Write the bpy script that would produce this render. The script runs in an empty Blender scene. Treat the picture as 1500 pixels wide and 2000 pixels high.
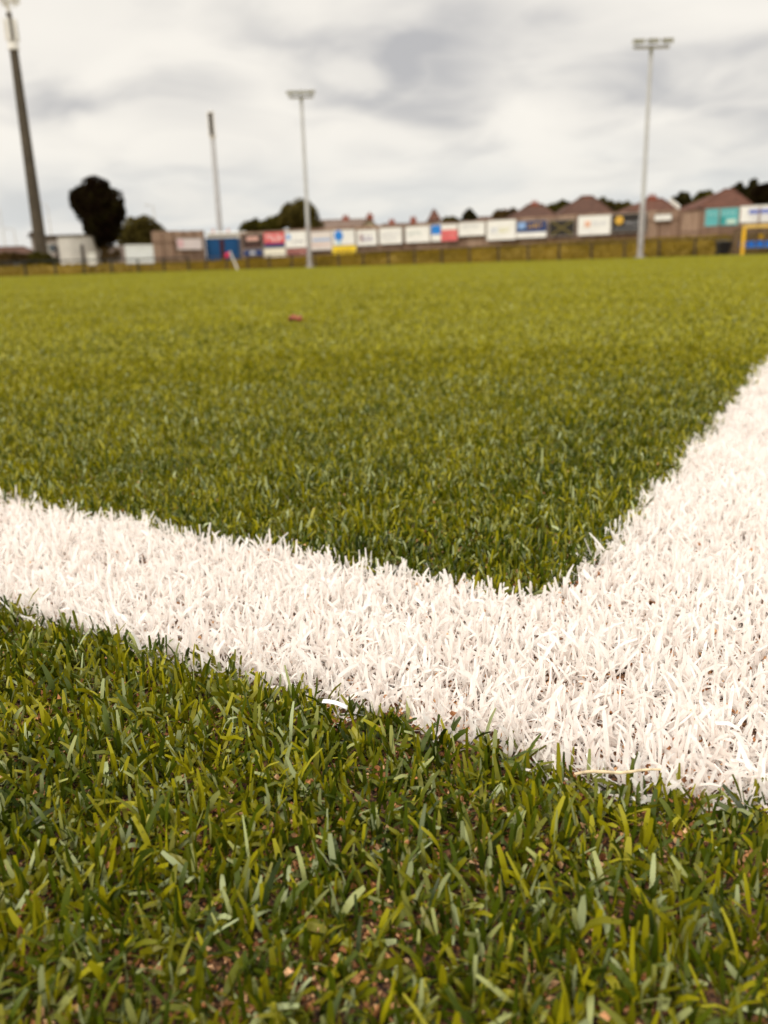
import bpy, math, random
import numpy as np
from mathutils import Vector, Matrix

# ------------------------------------------------------------------ camera
scene = bpy.context.scene
col = scene.collection
F, PITCH, ROLL, CAMZ = 1650.0, math.atan(485.5 / 1650.0), -0.030, 0.142
cp, sp = math.cos(PITCH), math.sin(PITCH)
R0 = Vector((1, 0, 0)); U0 = Vector((0, sp, cp)); FW = Vector((0, cp, -sp))
cr, sr = math.cos(ROLL), math.sin(ROLL)
CR = cr * R0 + sr * U0
CU = -sr * R0 + cr * U0
cam_data = bpy.data.cameras.new("camera")
cam = bpy.data.objects.new("camera", cam_data)
col.objects.link(cam)
m3 = Matrix((CR, CU, -FW)).transposed()
cam.matrix_world = Matrix.Translation((0, 0, CAMZ)) @ m3.to_4x4()
cam_data.sensor_fit = 'VERTICAL'
cam_data.sensor_height = 36.0
cam_data.lens = F / 2000.0 * 36.0
cam_data.clip_start = 0.005
cam_data.clip_end = 3000.0
cam_data.dof.use_dof = True
cam_data.dof.focus_distance = 0.275
cam_data.dof.aperture_fstop = cam_data.lens / 1.9      # a 1.9 mm aperture, as on a phone
cam_data.dof.aperture_blades = 0
scene.camera = cam

# ------------------------------------------------------------------ light
world = bpy.data.worlds.new("World")
scene.world = world
world.use_nodes = True
SUN_EL, SUN_AZ = math.radians(40), math.radians(212)     # azimuth clockwise from +Y


def ray(px, py):
    d = CR * (px - 750.0) + CU * (1000.0 - py) + FW * F
    return d


SKY_SHIFT = (11.5, 0.7, 3.3)


def build_world():
    nt = world.node_tree
    nt.nodes.clear()
    N, L = nt.nodes.new, nt.links.new

    def mth(op, a, b=None, c=None):
        n = N('ShaderNodeMath'); n.operation = op
        for i, v in enumerate((a, b, c)):
            if v is None:
                continue
            if isinstance(v, (int, float)):
                n.inputs[i].default_value = v
            else:
                L(v, n.inputs[i])
        return n.outputs[0]

    def vm(op, a, b=None, out=0):
        n = N('ShaderNodeVectorMath'); n.operation = op
        for i, v in enumerate((a, b)):
            if v is None:
                continue
            if isinstance(v, tuple):
                n.inputs[i].default_value = v
            else:
                L(v, n.inputs[i])
        return n.outputs[out]

    def smooth(v, a, b, lo=0.0, hi=1.0):
        n = N('ShaderNodeMapRange'); n.interpolation_type = 'SMOOTHSTEP'
        L(v, n.inputs[0])
        n.inputs[1].default_value, n.inputs[2].default_value = a, b
        n.inputs[3].default_value, n.inputs[4].default_value = lo, hi
        return n.outputs[0]

    tc = N('ShaderNodeTexCoord')
    d = vm('NORMALIZE', tc.outputs['Generated'])
    sep = N('ShaderNodeSeparateXYZ'); L(d, sep.inputs[0])
    z = mth('MAXIMUM', sep.outputs[2], 0.0)
    k = mth('DIVIDE', 1.0, mth('ADD', z, 0.26))
    comb = N('ShaderNodeCombineXYZ')
    L(mth('MULTIPLY', sep.outputs[0], k), comb.inputs[0])
    L(mth('MULTIPLY', sep.outputs[1], k), comb.inputs[1])
    n1 = N('ShaderNodeTexNoise'); n1.inputs['Scale'].default_value = 1.7
    n1.inputs['Detail'].default_value = 7; n1.inputs['Roughness'].default_value = 0.55
    n1.inputs['Distortion'].default_value = 0.5
    mp = N('ShaderNodeMapping'); mp.inputs['Location'].default_value = (3.1, 0.4, 0)
    L(comb.outputs[0], mp.inputs[0]); L(mp.outputs[0], n1.inputs['Vector'])
    n2 = N('ShaderNodeTexNoise'); n2.inputs['Scale'].default_value = 2.7
    n2.inputs['Detail'].default_value = 6; n2.inputs['Distortion'].default_value = 0.4; n2.inputs['Roughness'].default_value = 0.44
    mp2 = N('ShaderNodeMapping'); mp2.inputs['Location'].default_value = SKY_SHIFT
    L(comb.outputs[0], mp2.inputs[0]); L(mp2.outputs[0], n2.inputs['Vector'])
    # wobble for cloud-bank edges
    off = vm('SUBTRACT', n2.outputs['Color'], (0.5, 0.5, 0.5))
    sc = N('ShaderNodeVectorMath'); sc.operation = 'SCALE'; sc.inputs['Scale'].default_value = 0.15
    L(off, sc.inputs[0])
    dd = vm('ADD', d, sc.outputs[0])
    dark = smooth(n1.outputs['Fac'], 0.52, 0.75, 0.0, 0.35)
    # the heavier cloud banks: direction, half width, half height, weight
    banks = [(800, 95, 230, 85, 0.95), (880, 175, 130, 55, 0.75), (600, 60, 150, 45, 0.55),
             (1290, 135, 280, 60, 0.85), (1480, 240, 150, 60, 0.75), (1100, 100, 240, 50, 0.7),
             (230, 225, 260, 50, 0.75), (40, 190, 140, 35, 0.5), (420, 320, 150, 30, 0.35),
             (1180, 345, 140, 32, 0.7), (820, 360, 200, 30, 0.25), (120, 420, 150, 45, 0.45),
             (300, 390, 200, 35, 0.35), (1400, 60, 160, 40, 0.3), (640, 250, 120, 20, 0.15)]
    for (px, py, hw, hh, w) in banks:
        c = ray(px, py).normalized()
        right = CR; up = CU
        v = vm('SUBTRACT', dd, tuple(c))
        a = mth('DIVIDE', vm('DOT_PRODUCT', v, tuple(right), out=1), hw / F)
        b = mth('DIVIDE', vm('DOT_PRODUCT', v, tuple(up), out=1), hh / F)
        r = mth('SQRT', mth('ADD', mth('MULTIPLY', a, a), mth('MULTIPLY', b, b)))
        g = smooth(r, 0.0, 1.5, w * 0.95, 0.0)
        dark = mth('MAXIMUM', dark, g)
    dark = mth('MULTIPLY', dark, smooth(n2.outputs['Fac'], 0.36, 0.60, 0.45, 1.2))
    dark = mth('MINIMUM', mth('ADD', dark, smooth(n2.outputs['Fac'], 0.42, 0.7, 0.0, 0.10)), 1.0)
    mix = N('ShaderNodeMix'); mix.data_type = 'RGBA'
    L(dark, mix.inputs[0])
    mix.inputs[6].default_value = (0.975, 0.925, 0.840, 1)
    mix.inputs[7].default_value = (0.520, 0.510, 0.510, 1)
    # clearer, slightly bluer air low on the horizon
    low = mth('MULTIPLY', smooth(sep.outputs[2], 0.0, 0.15, 1.0, 0.0), smooth(n2.outputs['Fac'], 0.36, 0.6, 0.45, 1.0))
    mix2 = N('ShaderNodeMix'); mix2.data_type = 'RGBA'
    L(low, mix2.inputs[0]); L(mix.outputs[2], mix2.inputs[6])
    mix2.inputs[7].default_value = (0.640, 0.665, 0.675, 1)
    bgc = N('ShaderNodeBackground'); L(mix2.outputs[2], bgc.inputs[0])
    L(smooth(sep.outputs[2], 0.30, 0.85, 0.84, 1.9), bgc.inputs[1])    # an overcast sky is brightest overhead
    sky = N('ShaderNodeTexSky'); sky.sky_type = 'NISHITA'; sky.sun_disc = False
    sky.sun_elevation = SUN_EL; sky.sun_rotation = SUN_AZ
    bgs = N('ShaderNodeBackground'); L(sky.outputs[0], bgs.inputs[0]); bgs.inputs[1].default_value = 0.12
    ms = N('ShaderNodeMixShader'); ms.inputs[0].default_value = 0.96
    L(bgs.outputs[0], ms.inputs[1]); L(bgc.outputs[0], ms.inputs[2])
    out = N('ShaderNodeOutputWorld'); L(ms.outputs[0], out.inputs[0])


build_world()
sun_d = bpy.data.lights.new("sun", 'SUN')
sun_d.energy = 1.5
sun_d.angle = math.radians(14)
sun_d.color = (1.0, 0.93, 0.82)
sun = bpy.data.objects.new("sun", sun_d)
col.objects.link(sun)
sdir = Vector((math.sin(SUN_AZ) * math.cos(SUN_EL), math.cos(SUN_AZ) * math.cos(SUN_EL), math.sin(SUN_EL)))
sun.rotation_euler = sdir.to_track_quat('Z', 'Y').to_euler()
sun.location = (0, 0, 30)
scene.view_settings.view_transform = 'Standard'
scene.view_settings.look = 'None'
scene.view_settings.exposure = 0.25
scene.view_settings.gamma = 1.0
scene.cycles.max_bounces = 8
scene.cycles.transparent_max_bounces = 8
scene.cycles.use_denoising = True

rnd = random.Random(7)
rng = np.random.default_rng(11)

# ------------------------------------------------------------------ helpers
WL = {}


def tag(o, label=None, cat=None, group=None, kind=None):
    if label: o['label'] = label
    if cat: o['category'] = cat
    if group: o['group'] = group
    if kind: o['kind'] = kind
    return o


def empty(name, loc, label, cat, group=None):
    o = bpy.data.objects.new(name, None)
    o.empty_display_size = 0.2
    o.location = loc
    col.objects.link(o)
    WL[o] = Vector(loc)
    return tag(o, label, cat, group)


def material(name, color, rough=0.7, var=0.15, scale=8.0, spec=0.3, metal=0.0, color2=None, bump=0.0, stretch=None):
    m = bpy.data.materials.new(name)
    m.use_nodes = True
    nt = m.node_tree
    b = nt.nodes['Principled BSDF']
    b.inputs['Roughness'].default_value = rough
    b.inputs['Metallic'].default_value = metal
    b.inputs['Specular IOR Level'].default_value = spec
    tc = nt.nodes.new('ShaderNodeTexCoord')
    mp = nt.nodes.new('ShaderNodeMapping')
    if stretch: mp.inputs['Scale'].default_value = stretch
    n = nt.nodes.new('ShaderNodeTexNoise')
    n.inputs['Scale'].default_value = scale
    n.inputs['Detail'].default_value = 5
    nt.links.new(tc.outputs['Object'], mp.inputs[0])
    nt.links.new(mp.outputs[0], n.inputs['Vector'])
    r = nt.nodes.new('ShaderNodeValToRGB')
    c2 = color2 or tuple(min(1, c * (1 + var)) for c in color)
    c1 = color if color2 else tuple(c * (1 - var) for c in color)
    r.color_ramp.elements[0].position = 0.35
    r.color_ramp.elements[1].position = 0.65
    r.color_ramp.elements[0].color = (*c1, 1)
    r.color_ramp.elements[1].color = (*c2, 1)
    nt.links.new(n.outputs['Fac'], r.inputs[0])
    nt.links.new(r.outputs[0], b.inputs['Base Color'])
    if bump:
        bp = nt.nodes.new('ShaderNodeBump')
        bp.inputs['Strength'].default_value = bump
        nt.links.new(n.outputs['Fac'], bp.inputs['Height'])
        nt.links.new(bp.outputs[0], b.inputs['Normal'])
    return m


class MB:
    """collects shapes in world coordinates, then links them as one mesh"""
    def __init__(s):
        s.v, s.f = [], []

    def add(s, vs, fs):
        o = len(s.v)
        s.v += [tuple(v) for v in vs]
        s.f += [tuple(i + o for i in f) for f in fs]
        return s

    def obox(s, o, ax, ay, az):
        """box from corner o with edge vectors"""
        o, ax, ay, az = map(Vector, (o, ax, ay, az))
        vs = [o, o + ax, o + ax + ay, o + ay, o + az, o + ax + az, o + ax + ay + az, o + ay + az]
        return s.add(vs, [(0, 3, 2, 1), (4, 5, 6, 7), (0, 1, 5, 4), (1, 2, 6, 5), (2, 3, 7, 6), (3, 0, 4, 7)])

    def box(s, x0, x1, y0, y1, z0, z1):
        return s.obox((x0, y0, z0), (x1 - x0, 0, 0), (0, y1 - y0, 0), (0, 0, z1 - z0))

    def tube(s, p, q, r0, r1=None, n=12, caps=True):
        p, q = Vector(p), Vector(q)
        r1 = r0 if r1 is None else r1
        d = (q - p).normalized()
        a = d.orthogonal().normalized(); b = d.cross(a)
        vs = []
        for c, r in ((p, r0), (q, r1)):
            for i in range(n):
                t = 2 * math.pi * i / n
                vs.append(c + a * math.cos(t) * r + b * math.sin(t) * r)
        fs = [(i, (i + 1) % n, n + (i + 1) % n, n + i) for i in range(n)]
        if caps: fs += [tuple(range(n))[::-1], tuple(range(n, 2 * n))]
        return s.add(vs, fs)

    def build(s, name, m, parent=None, smooth=False, bevel=0.0):
        off = WL.get(parent, Vector((0, 0, 0)))
        me = bpy.data.meshes.new(name)
        me.from_pydata([tuple(Vector(v) - off) for v in s.v], [], s.f)
        me.materials.append(m)
        o = bpy.data.objects.new(name, me)
        col.objects.link(o)
        if parent is not None:
            o.parent = parent
        WL[o] = off
        if smooth:
            me.polygons.foreach_set('use_smooth', [True] * len(me.polygons))
        if bevel:
            md = o.modifiers.new('bevel', 'BEVEL'); md.width = bevel; md.segments = 2
            md.limit_method = 'ANGLE'
        me.update()
        return o


def at(px, py, Y):
    d = ray(px, py)
    k = Y / d.y
    return Vector((d.x * k, Y, CAMZ + d.z * k))


def xat(px, Y, py=470):
    return at(px, py, Y).x


def zat(px, py, Y):
    return at(px, py, Y).z


# ------------------------------------------------------------------ layout of the ground
CORN = Vector((-14.5, 75.0))                      # corner of the perimeter fence
DR, NR = Vector((0.876, -0.483)), Vector((0.483, 0.876))
DL, NL = Vector((-0.80, -0.60)), Vector((-0.60, 0.80))
DR.normalize(); NR.normalize()


def outside(x, y):
    """metres outside the perimeter fence"""
    return np.maximum((x - CORN.x) * NR.x + (y - CORN.y) * NR.y, (x - CORN.x) * NL.x + (y - CORN.y) * NL.y)


def ground_z(x, y):
    d = outside(np.asarray(x, float), np.asarray(y, float))
    t = np.clip((d - 0.6) / 4.6, 0, 1)
    a = (np.asarray(x, float) - CORN.x) * DR.x + (np.asarray(y, float) - CORN.y) * DR.y
    top = 0.78 + 0.48 * np.clip((a - 2) / 30, 0, 1)
    return -0.02 + top * (t * t * (3 - 2 * t))


def gz(x, y):
    return float(ground_z(x, y))


# inner corner of the white marking and the directions of its two arms (in metres on the turf)
HP = 0.131
BI = np.array([0.533, 2.483]) * HP + np.array([0.0021, 0.0036])
AL = np.array([-2.378, 1.461]); AL /= np.linalg.norm(AL)
AR = np.array([3.266, 5.837]); AR /= np.linalg.norm(AR)
LW = 0.1170


def in_white(x, y, jit=0.0):
    # left arm: strip below the edge through BI along AL ; right arm: strip right of the edge through BI along AR
    nl = np.array([-AL[1], AL[0]]);  nl = nl if nl[1] < 0 else -nl      # towards the camera
    nr = np.array([AR[1], -AR[0]])                                      # towards the right
    rx, ry = x - BI[0], y - BI[1]
    dl = rx * nl[0] + ry * nl[1] + jit
    dr = rx * nr[0] + ry * nr[1] + jit
    lw = LW - 0.075 * np.clip(dr + 0.03, 0, 0.1)
    left = (dl > 0) & (dl < lw) & (dr < LW)
    right = (dr > 0) & (dr < LW) & (dl < lw)
    fr = 0.020                                     # the cut-in pieces meet in a rounded inside corner
    fil = (dl > -fr) & (dr > -fr) & (dl <= 0) & (dr <= 0) & ((dl + fr) ** 2 + (dr + fr) ** 2 > fr * fr)
    return left | right | fil


# ------------------------------------------------------------------ turf
def blade_mat(name, stops, rough, spec, transl, tip=None):
    m = bpy.data.materials.new(name)
    m.use_nodes = True
    nt = m.node_tree
    b = nt.nodes['Principled BSDF']
    at_ = nt.nodes.new('ShaderNodeAttribute'); at_.attribute_name = 'tone'
    r = nt.nodes.new('ShaderNodeValToRGB')
    els = r.color_ramp.elements
    els[0].position, els[0].color = stops[0][0], (*stops[0][1], 1)
    els[1].position, els[1].color = stops[-1][0], (*stops[-1][1], 1)
    for p, c in stops[1:-1]:
        e = els.new(p); e.color = (*c, 1)
    nt.links.new(at_.outputs['Fac'], r.inputs[0])
    nt.links.new(r.outputs[0], b.inputs['Base Color'])
    b.inputs['Roughness'].default_value = rough
    b.inputs['Specular IOR Level'].default_value = spec
    if transl:
        tr = nt.nodes.new('ShaderNodeBsdfTranslucent')
        nt.links.new(r.outputs[0], tr.inputs[0])
        ms = nt.nodes.new('ShaderNodeMixShader'); ms.inputs[0].default_value = transl
        nt.links.new(b.outputs[0], ms.inputs[1]); nt.links.new(tr.outputs[0], ms.inputs[2])
        nt.links.new(ms.outputs[0], nt.nodes['Material Output'].inputs[0])
    return m


M_green = blade_mat('green_fibre', [(0.0, (0.016, 0.028, 0.002)), (0.30, (0.060, 0.084, 0.002)), (0.55, (0.160, 0.150, 0.003)),
                                    (0.80, (0.400, 0.365, 0.006)), (0.86, (0.26, 0.27, 0.06)), (1.0, (0.36, 0.41, 0.22))], 0.38, 0.26, 0.12)
M_white = blade_mat('white_fibre', [(0.0, (0.88, 0.81, 0.765)), (0.5, (0.925, 0.88, 0.845)), (1.0, (0.945, 0.925, 0.905))], 0.40, 0.4, 0.42)


def blades(bx, by, L, w, phi, th, kap, twist, K, tone):
    """ribbons: base (bx,by), length, width, lean azimuth, lean angle, added bend; K segments -> verts, quads, tone"""
    n = len(bx)
    hx, hy = np.cos(phi), np.sin(phi)
    wx = np.stack([-hy, hx, np.zeros(n)], 1)
    P = np.stack([bx, by, np.full(n, -0.001)], 1)
    V = np.zeros((n, (K + 1) * 2, 3), np.float32)
    wid = {1: [0.9, 0.8], 2: [0.75, 1.0, 0.6], 3: [0.7, 1.0, 1.0, 0.7], 4: [0.55, 0.9, 1.1, 1.0, 0.62]}[K]
    for k in range(K + 1):
        t = k / K
        ang = th + kap * t
        tdir = np.stack([np.sin(ang) * hx, np.sin(ang) * hy, np.cos(ang)], 1)
        nrm = np.cross(wx, tdir)
        tw = twist * (0.3 + t)
        wd = wx * np.cos(tw)[:, None] + nrm * np.sin(tw)[:, None]
        hw = (w * wid[k] * 0.5)[:, None]
        V[:, 2 * k] = P - wd * hw
        V[:, 2 * k + 1] = P + wd * hw
        P = P + tdir * (L / K)[:, None]
    V[:, :, 2] = np.maximum(V[:, :, 2], 0.0004)
    base = (np.arange(n) * (K + 1) * 2)[:, None, None]
    q = np.array([[2 * k, 2 * k + 1, 2 * k + 3, 2 * k + 2] for k in range(K)])[None]
    return V.reshape(-1, 3), (base + q).reshape(-1, 4), np.repeat(tone, (K + 1) * 2)


def mesh_np(name, V, Q, tone, m, smooth=True):
    me = bpy.data.meshes.new(name)
    nv, nf = len(V), len(Q)
    me.vertices.add(nv); me.loops.add(nf * 4); me.polygons.add(nf)
    me.vertices.foreach_set('co', np.ascontiguousarray(V, np.float32).ravel())
    me.loops.foreach_set('vertex_index', np.ascontiguousarray(Q, np.int32).ravel())
    me.polygons.foreach_set('loop_start', np.arange(0, nf * 4, 4, dtype=np.int32))
    me.polygons.foreach_set('use_smooth', np.full(nf, smooth))
    if tone is not None:
        a = me.attributes.new('tone', 'FLOAT', 'POINT')
        a.data.foreach_set('value', np.ascontiguousarray(tone, np.float32))
    me.update(calc_edges=True)
    me.materials.append(m)
    o = bpy.data.objects.new(name, me)
    col.objects.link(o)
    return o


def smooth_noise(x, y, s, seed):
    r = np.random.default_rng(seed)
    G = r.random((64, 64))
    u, v = x / s, y / s
    i, j = np.floor(u).astype(int), np.floor(v).astype(int)
    fu, fv = u - i, v - j
    fu = fu * fu * (3 - 2 * fu); fv = fv * fv * (3 - 2 * fv)
    g = lambda a, b: G[a % 64, b % 64]
    return (g(i, j) * (1 - fu) + g(i + 1, j) * fu) * (1 - fv) + (g(i, j + 1) * (1 - fu) + g(i + 1, j + 1) * fu) * fv


D0, DN = 380000.0, 0.70         # fibres per m2 up to DN metres, thinning as 1/d2 beyond
TUFT = 7
PITCH_IN = 0.35


def make_turf():
    parts = {'g': [], 'w': []}

    def emit(cx, cy, scale, K, tuft):
        n = len(cx)
        # fibres of a tuft fan out from almost one point
        N = n * tuft
        bx = np.repeat(cx, tuft); by = np.repeat(cy, tuft); sc = np.repeat(scale, tuft)
        spread = 0.0016 * sc
        ta = np.repeat(rng.random(n) * 2 * np.pi, tuft)
        phi = rng.random(N) * 2 * np.pi
        phi = np.where(rng.random(N) < 0.35, ta + rng.normal(0, 0.5, N), phi)
        bx = bx + rng.normal(0, 1, N) * spread; by = by + rng.normal(0, 1, N) * spread
        L = np.clip(rng.normal(0.0090, 0.0022, N), 0.0040, 0.0155)
        L = np.where(rng.random(N) < 0.02, L * 1.35, L)
        tall = 0.82 + 0.36 * smooth_noise(cx, cy, 0.035, 3)
        L = L * np.repeat(tall, tuft) * np.minimum(1 + 0.02 * (sc - 1), 1.6)
        w = np.clip(rng.normal(0.00108, 0.00028, N), 0.0005, 0.0019) * sc ** 0.82
        th = np.abs(rng.normal(0.38, 0.72, N)); th = np.minimum(th, 1.45)
        kap = rng.normal(0.40, 0.65, N)
        kap = np.where(rng.random(N) < 0.12, rng.uniform(1.0, 2.0, N), kap)
        # keep far fibres more upright
        up = 1 / (1 + 0.15 * (sc - 1)); th = th * up; kap = kap * up
        twist = rng.normal(0, 1.0, N)
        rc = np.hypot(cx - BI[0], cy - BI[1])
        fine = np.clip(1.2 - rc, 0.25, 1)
        # fibre colour lightened away from the line corner: grazing-light brightening put into the tone
        graze_lift = 0.29 * np.clip((rc - 0.06) / 0.95, 0, 1) + 0.14 * np.clip((rc - 1.8) / 6.0, 0, 1)
        tt = (smooth_noise(cx, cy, 0.05, 5) - .5) * 0.25 * fine + (smooth_noise(cx, cy, 0.4, 6) - .5) * 0.12 + (smooth_noise(cx, cy, 6.0, 9) - .5) * 0.08 + 0.17 + graze_lift
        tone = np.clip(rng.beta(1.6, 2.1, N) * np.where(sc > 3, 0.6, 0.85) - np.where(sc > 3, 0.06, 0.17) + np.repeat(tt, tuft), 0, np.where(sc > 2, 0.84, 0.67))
        pale = rng.random(N) < np.where(sc > 1.5, 0.03, 0.13)  # scattered pale sage fibres: sky glints put into the fibre colour
        tone = np.where(pale, rng.uniform(0.86, 1.0, N), tone)
        wmask = np.repeat(in_white(cx, cy, rng.normal(0, 0.0018, n) + (smooth_noise(cx, cy, 0.016, 41) - 0.5) * 0.011), tuft)
        # the odd stray fibre of the other colour at the seam
        for key, mk in (('w', wmask), ('g', ~wmask)):
            if mk.sum():
                Lk = L[mk] * (1.08 if key == 'w' else 1.0)
                ton = rng.random(mk.sum()) if key == 'w' else tone[mk]
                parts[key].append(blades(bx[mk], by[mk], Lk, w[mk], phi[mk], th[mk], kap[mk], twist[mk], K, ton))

    # near field: a fan, full density
    def fan(r0, r1, half, dens):
        area = half * (r1 * r1 - r0 * r0)
        n = int(area * dens)
        r = np.sqrt(rng.random(n) * (r1 * r1 - r0 * r0) + r0 * r0)
        a = (rng.random(n) * 2 - 1) * half
        return r * np.sin(a), r * np.cos(a), r

    sp = math.sqrt(TUFT / D0)                      # stitched on a loose grid, turned with the pitch
    gu, gv = np.meshgrid(np.arange(-DN * 1.5, DN * 1.5, sp), np.arange(-DN * 1.5, DN * 1.5, sp))
    gu = gu.ravel(); gv = gv.ravel()
    gu = gu + rng.normal(0, 0.33, len(gu)) * sp; gv = gv + rng.normal(0, 0.33, len(gv)) * sp
    x = gu * AR[0] - gv * AR[1]; y = gu * AR[1] + gv * AR[0]
    r = np.hypot(x, y)
    keep = (y > 0.02) & (r < DN) & (np.abs(np.arctan2(x, y)) < math.radians(62))
    x, y = x[keep], y[keep]
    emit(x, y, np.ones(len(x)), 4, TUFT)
    # the rest, in rings
    edges = [DN * 1.28 ** i for i in range(0, 20)]
    for a, b in zip(edges[:-1], edges[1:]):
        rm = math.sqrt(a * b)
        half = math.radians(50 if a < 2 else 38)
        dens = D0 * (DN / rm) ** 1.85 * (1.0 if rm < 1.4 else 0.62)
        tuft = TUFT if a < 3 else 5
        x, y, r = fan(a, b, half, dens / tuft)
        keep = outside(x, y) < -PITCH_IN
        x, y, r = x[keep], y[keep], r[keep]
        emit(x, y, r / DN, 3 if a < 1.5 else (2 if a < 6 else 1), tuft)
    # the turf goes on all round, beside and behind the photographer
    def sector(r0, r1, a0, dens, scale, K):
        n = int((math.pi - a0) * (r1 * r1 - r0 * r0) * dens / 5)
        r = np.sqrt(rng.random(n) * (r1 * r1 - r0 * r0) + r0 * r0)
        a = rng.uniform(a0, 2 * math.pi - a0, n)
        emit(r * np.sin(a), r * np.cos(a), np.full(n, scale), K, 5)
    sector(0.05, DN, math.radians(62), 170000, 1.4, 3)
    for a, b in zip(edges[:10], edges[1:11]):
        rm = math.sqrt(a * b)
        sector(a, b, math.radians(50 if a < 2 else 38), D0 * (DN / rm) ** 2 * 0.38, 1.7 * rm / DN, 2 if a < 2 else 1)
    out = {}
    for key, nm, m in (('g', 'turf_grass', M_green), ('w', 'white_line_grass', M_white)):
        off, VV, QQ, TT = 0, [], [], []
        for V, Q, T in parts[key]:
            VV.append(V); QQ.append(Q + off); TT.append(T); off += len(V)
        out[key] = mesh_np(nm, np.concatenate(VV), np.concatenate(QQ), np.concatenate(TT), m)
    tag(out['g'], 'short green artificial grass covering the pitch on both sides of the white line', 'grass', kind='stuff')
    tag(out['w'], 'white artificial grass forming the corner of the pitch marking', 'grass', kind='stuff')


make_turf()

# crumb infill between the fibres
def make_infill():
    n = 120000
    half = math.radians(58)
    r = rng.random(n) ** 0.75 * 0.72; a = (rng.random(n) * 2 - 1) * half
    cx, cy = r * np.sin(a), r * np.cos(a)
    # crumb gathers in small drifts
    keep = rng.random(n) < np.clip(0.25 + 1.6 * (smooth_noise(cx, cy, 0.012, 51) - 0.35), 0.12, 1)
    cx, cy = cx[keep], cy[keep]; n = len(cx)
    s = np.clip(rng.lognormal(-7.35, 0.33, n), 0.0003, 0.00115)
    oct_ = np.array([[1, 0, 0], [0, 1, 0], [-1, 0, 0], [0, -1, 0], [0, 0, 1], [0, 0, -1]], float)
    V = oct_[None] * s[:, None, None] * (0.7 + 0.6 * rng.random((n, 6, 1)))
    V = V + rng.normal(0, 0.25, (n, 6, 3)) * s[:, None, None]
    lift = np.where(rng.random(n) < 0.02, rng.uniform(0.002, 0.006, n), rng.uniform(0, 0.0016, n))
    V = V + np.stack([cx, cy, lift], 1)[:, None, :]
    # each octahedron as 4 quads (pairs of faces)
    q = np.array([[4, 0, 1, 5], [4, 1, 2, 5], [4, 2, 3, 5], [4, 3, 0, 5]])
    q = np.array([[4, 0, 5, 1], [4, 1, 5, 2], [4, 2, 5, 3], [4, 3, 5, 0]])
    Q = (np.arange(n) * 6)[:, None, None] + q[None]
    m = blade_mat('crumb', [(0, (0.12, 0.045, 0.018)), (0.5, (0.46, 0.20, 0.08)), (1, (0.78, 0.50, 0.28))], 0.85, 0.2, 0)
    o = mesh_np('infill_gravel', V.reshape(-1, 3), Q.reshape(-1, 4), np.repeat(rng.random(n), 6), m, smooth=False)
    tag(o, 'orange brown crumb infill lying between the fibres', 'gravel', kind='stuff')


make_infill()


# ------------------------------------------------------------------ ground sheets
def pitch_material():
    m = bpy.data.materials.new('pitch_base')
    m.use_nodes = True
    nt = m.node_tree; b = nt.nodes['Principled BSDF']
    tc = nt.nodes.new('ShaderNodeTexCoord')
    n = nt.nodes.new('ShaderNodeTexNoise'); n.inputs['Scale'].default_value = 700; n.inputs['Detail'].default_value = 5
    nt.links.new(tc.outputs['Object'], n.inputs['Vector'])
    r = nt.nodes.new('ShaderNodeValToRGB')
    r.color_ramp.elements[0].position, r.color_ramp.elements[0].color = 0.40, (0.016, 0.006, 0.003, 1)
    r.color_ramp.elements[1].position, r.color_ramp.elements[1].color = 0.70, (0.26, 0.120, 0.050, 1)
    nt.links.new(n.outputs['Fac'], r.inputs[0])
    n2 = nt.nodes.new('ShaderNodeTexNoise'); n2.inputs['Scale'].default_value = 160; n2.inputs['Detail'].default_value = 6
    nt.links.new(tc.outputs['Object'], n2.inputs['Vector'])
    r2 = nt.nodes.new('ShaderNodeValToRGB')
    r2.color_ramp.elements[0].position, r2.color_ramp.elements[0].color = 0.3, (0.08, 0.08, 0.003, 1)
    r2.color_ramp.elements[1].position, r2.color_ramp.elements[1].color = 0.7, (0.26, 0.23, 0.006, 1)
    nt.links.new(n2.outputs['Fac'], r2.inputs[0])
    ln = nt.nodes.new('ShaderNodeVectorMath'); ln.operation = 'LENGTH'
    nt.links.new(tc.outputs['Object'], ln.inputs[0])
    mr = nt.nodes.new('ShaderNodeMapRange')
    nt.links.new(ln.outputs['Value'], mr.inputs[0])
    mr.inputs[1].default_value, mr.inputs[2].default_value = 0.75, 1.5
    mx = nt.nodes.new('ShaderNodeMix'); mx.data_type = 'RGBA'
    nt.links.new(mr.outputs[0], mx.inputs[0]); nt.links.new(r.outputs[0], mx.inputs[6]); nt.links.new(r2.outputs[0], mx.inputs[7])
    nt.links.new(mx.outputs[2], b.inputs['Base Color'])
    b.inputs['Roughness'].default_value = 0.9
    bp = nt.nodes.new('ShaderNodeBump'); bp.inputs['Strength'].default_value = 0.6; bp.inputs['Distance'].default_value = 0.002
    nt.links.new(n.outputs['Fac'], bp.inputs['Height']); nt.links.new(bp.outputs[0], b.inputs['Normal'])
    return m


def off_line(t, off, D, N_):
    p = CORN + D * t + N_ * off
    return p


mb = MB()
p0 = CORN + (DL + DR).normalized() * 0.1
a = CORN + DR * 75; b_ = CORN + DL * 75
mb.add([(CORN.x, CORN.y, 0), (b_.x, b_.y, 0), (b_.x, -25, 0), (a.x, -25, 0), (a.x, a.y, 0)], [(0, 1, 2, 3, 4)])
pitch = mb.build('pitch', pitch_material())
tag(pitch, kind='structure')

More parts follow.
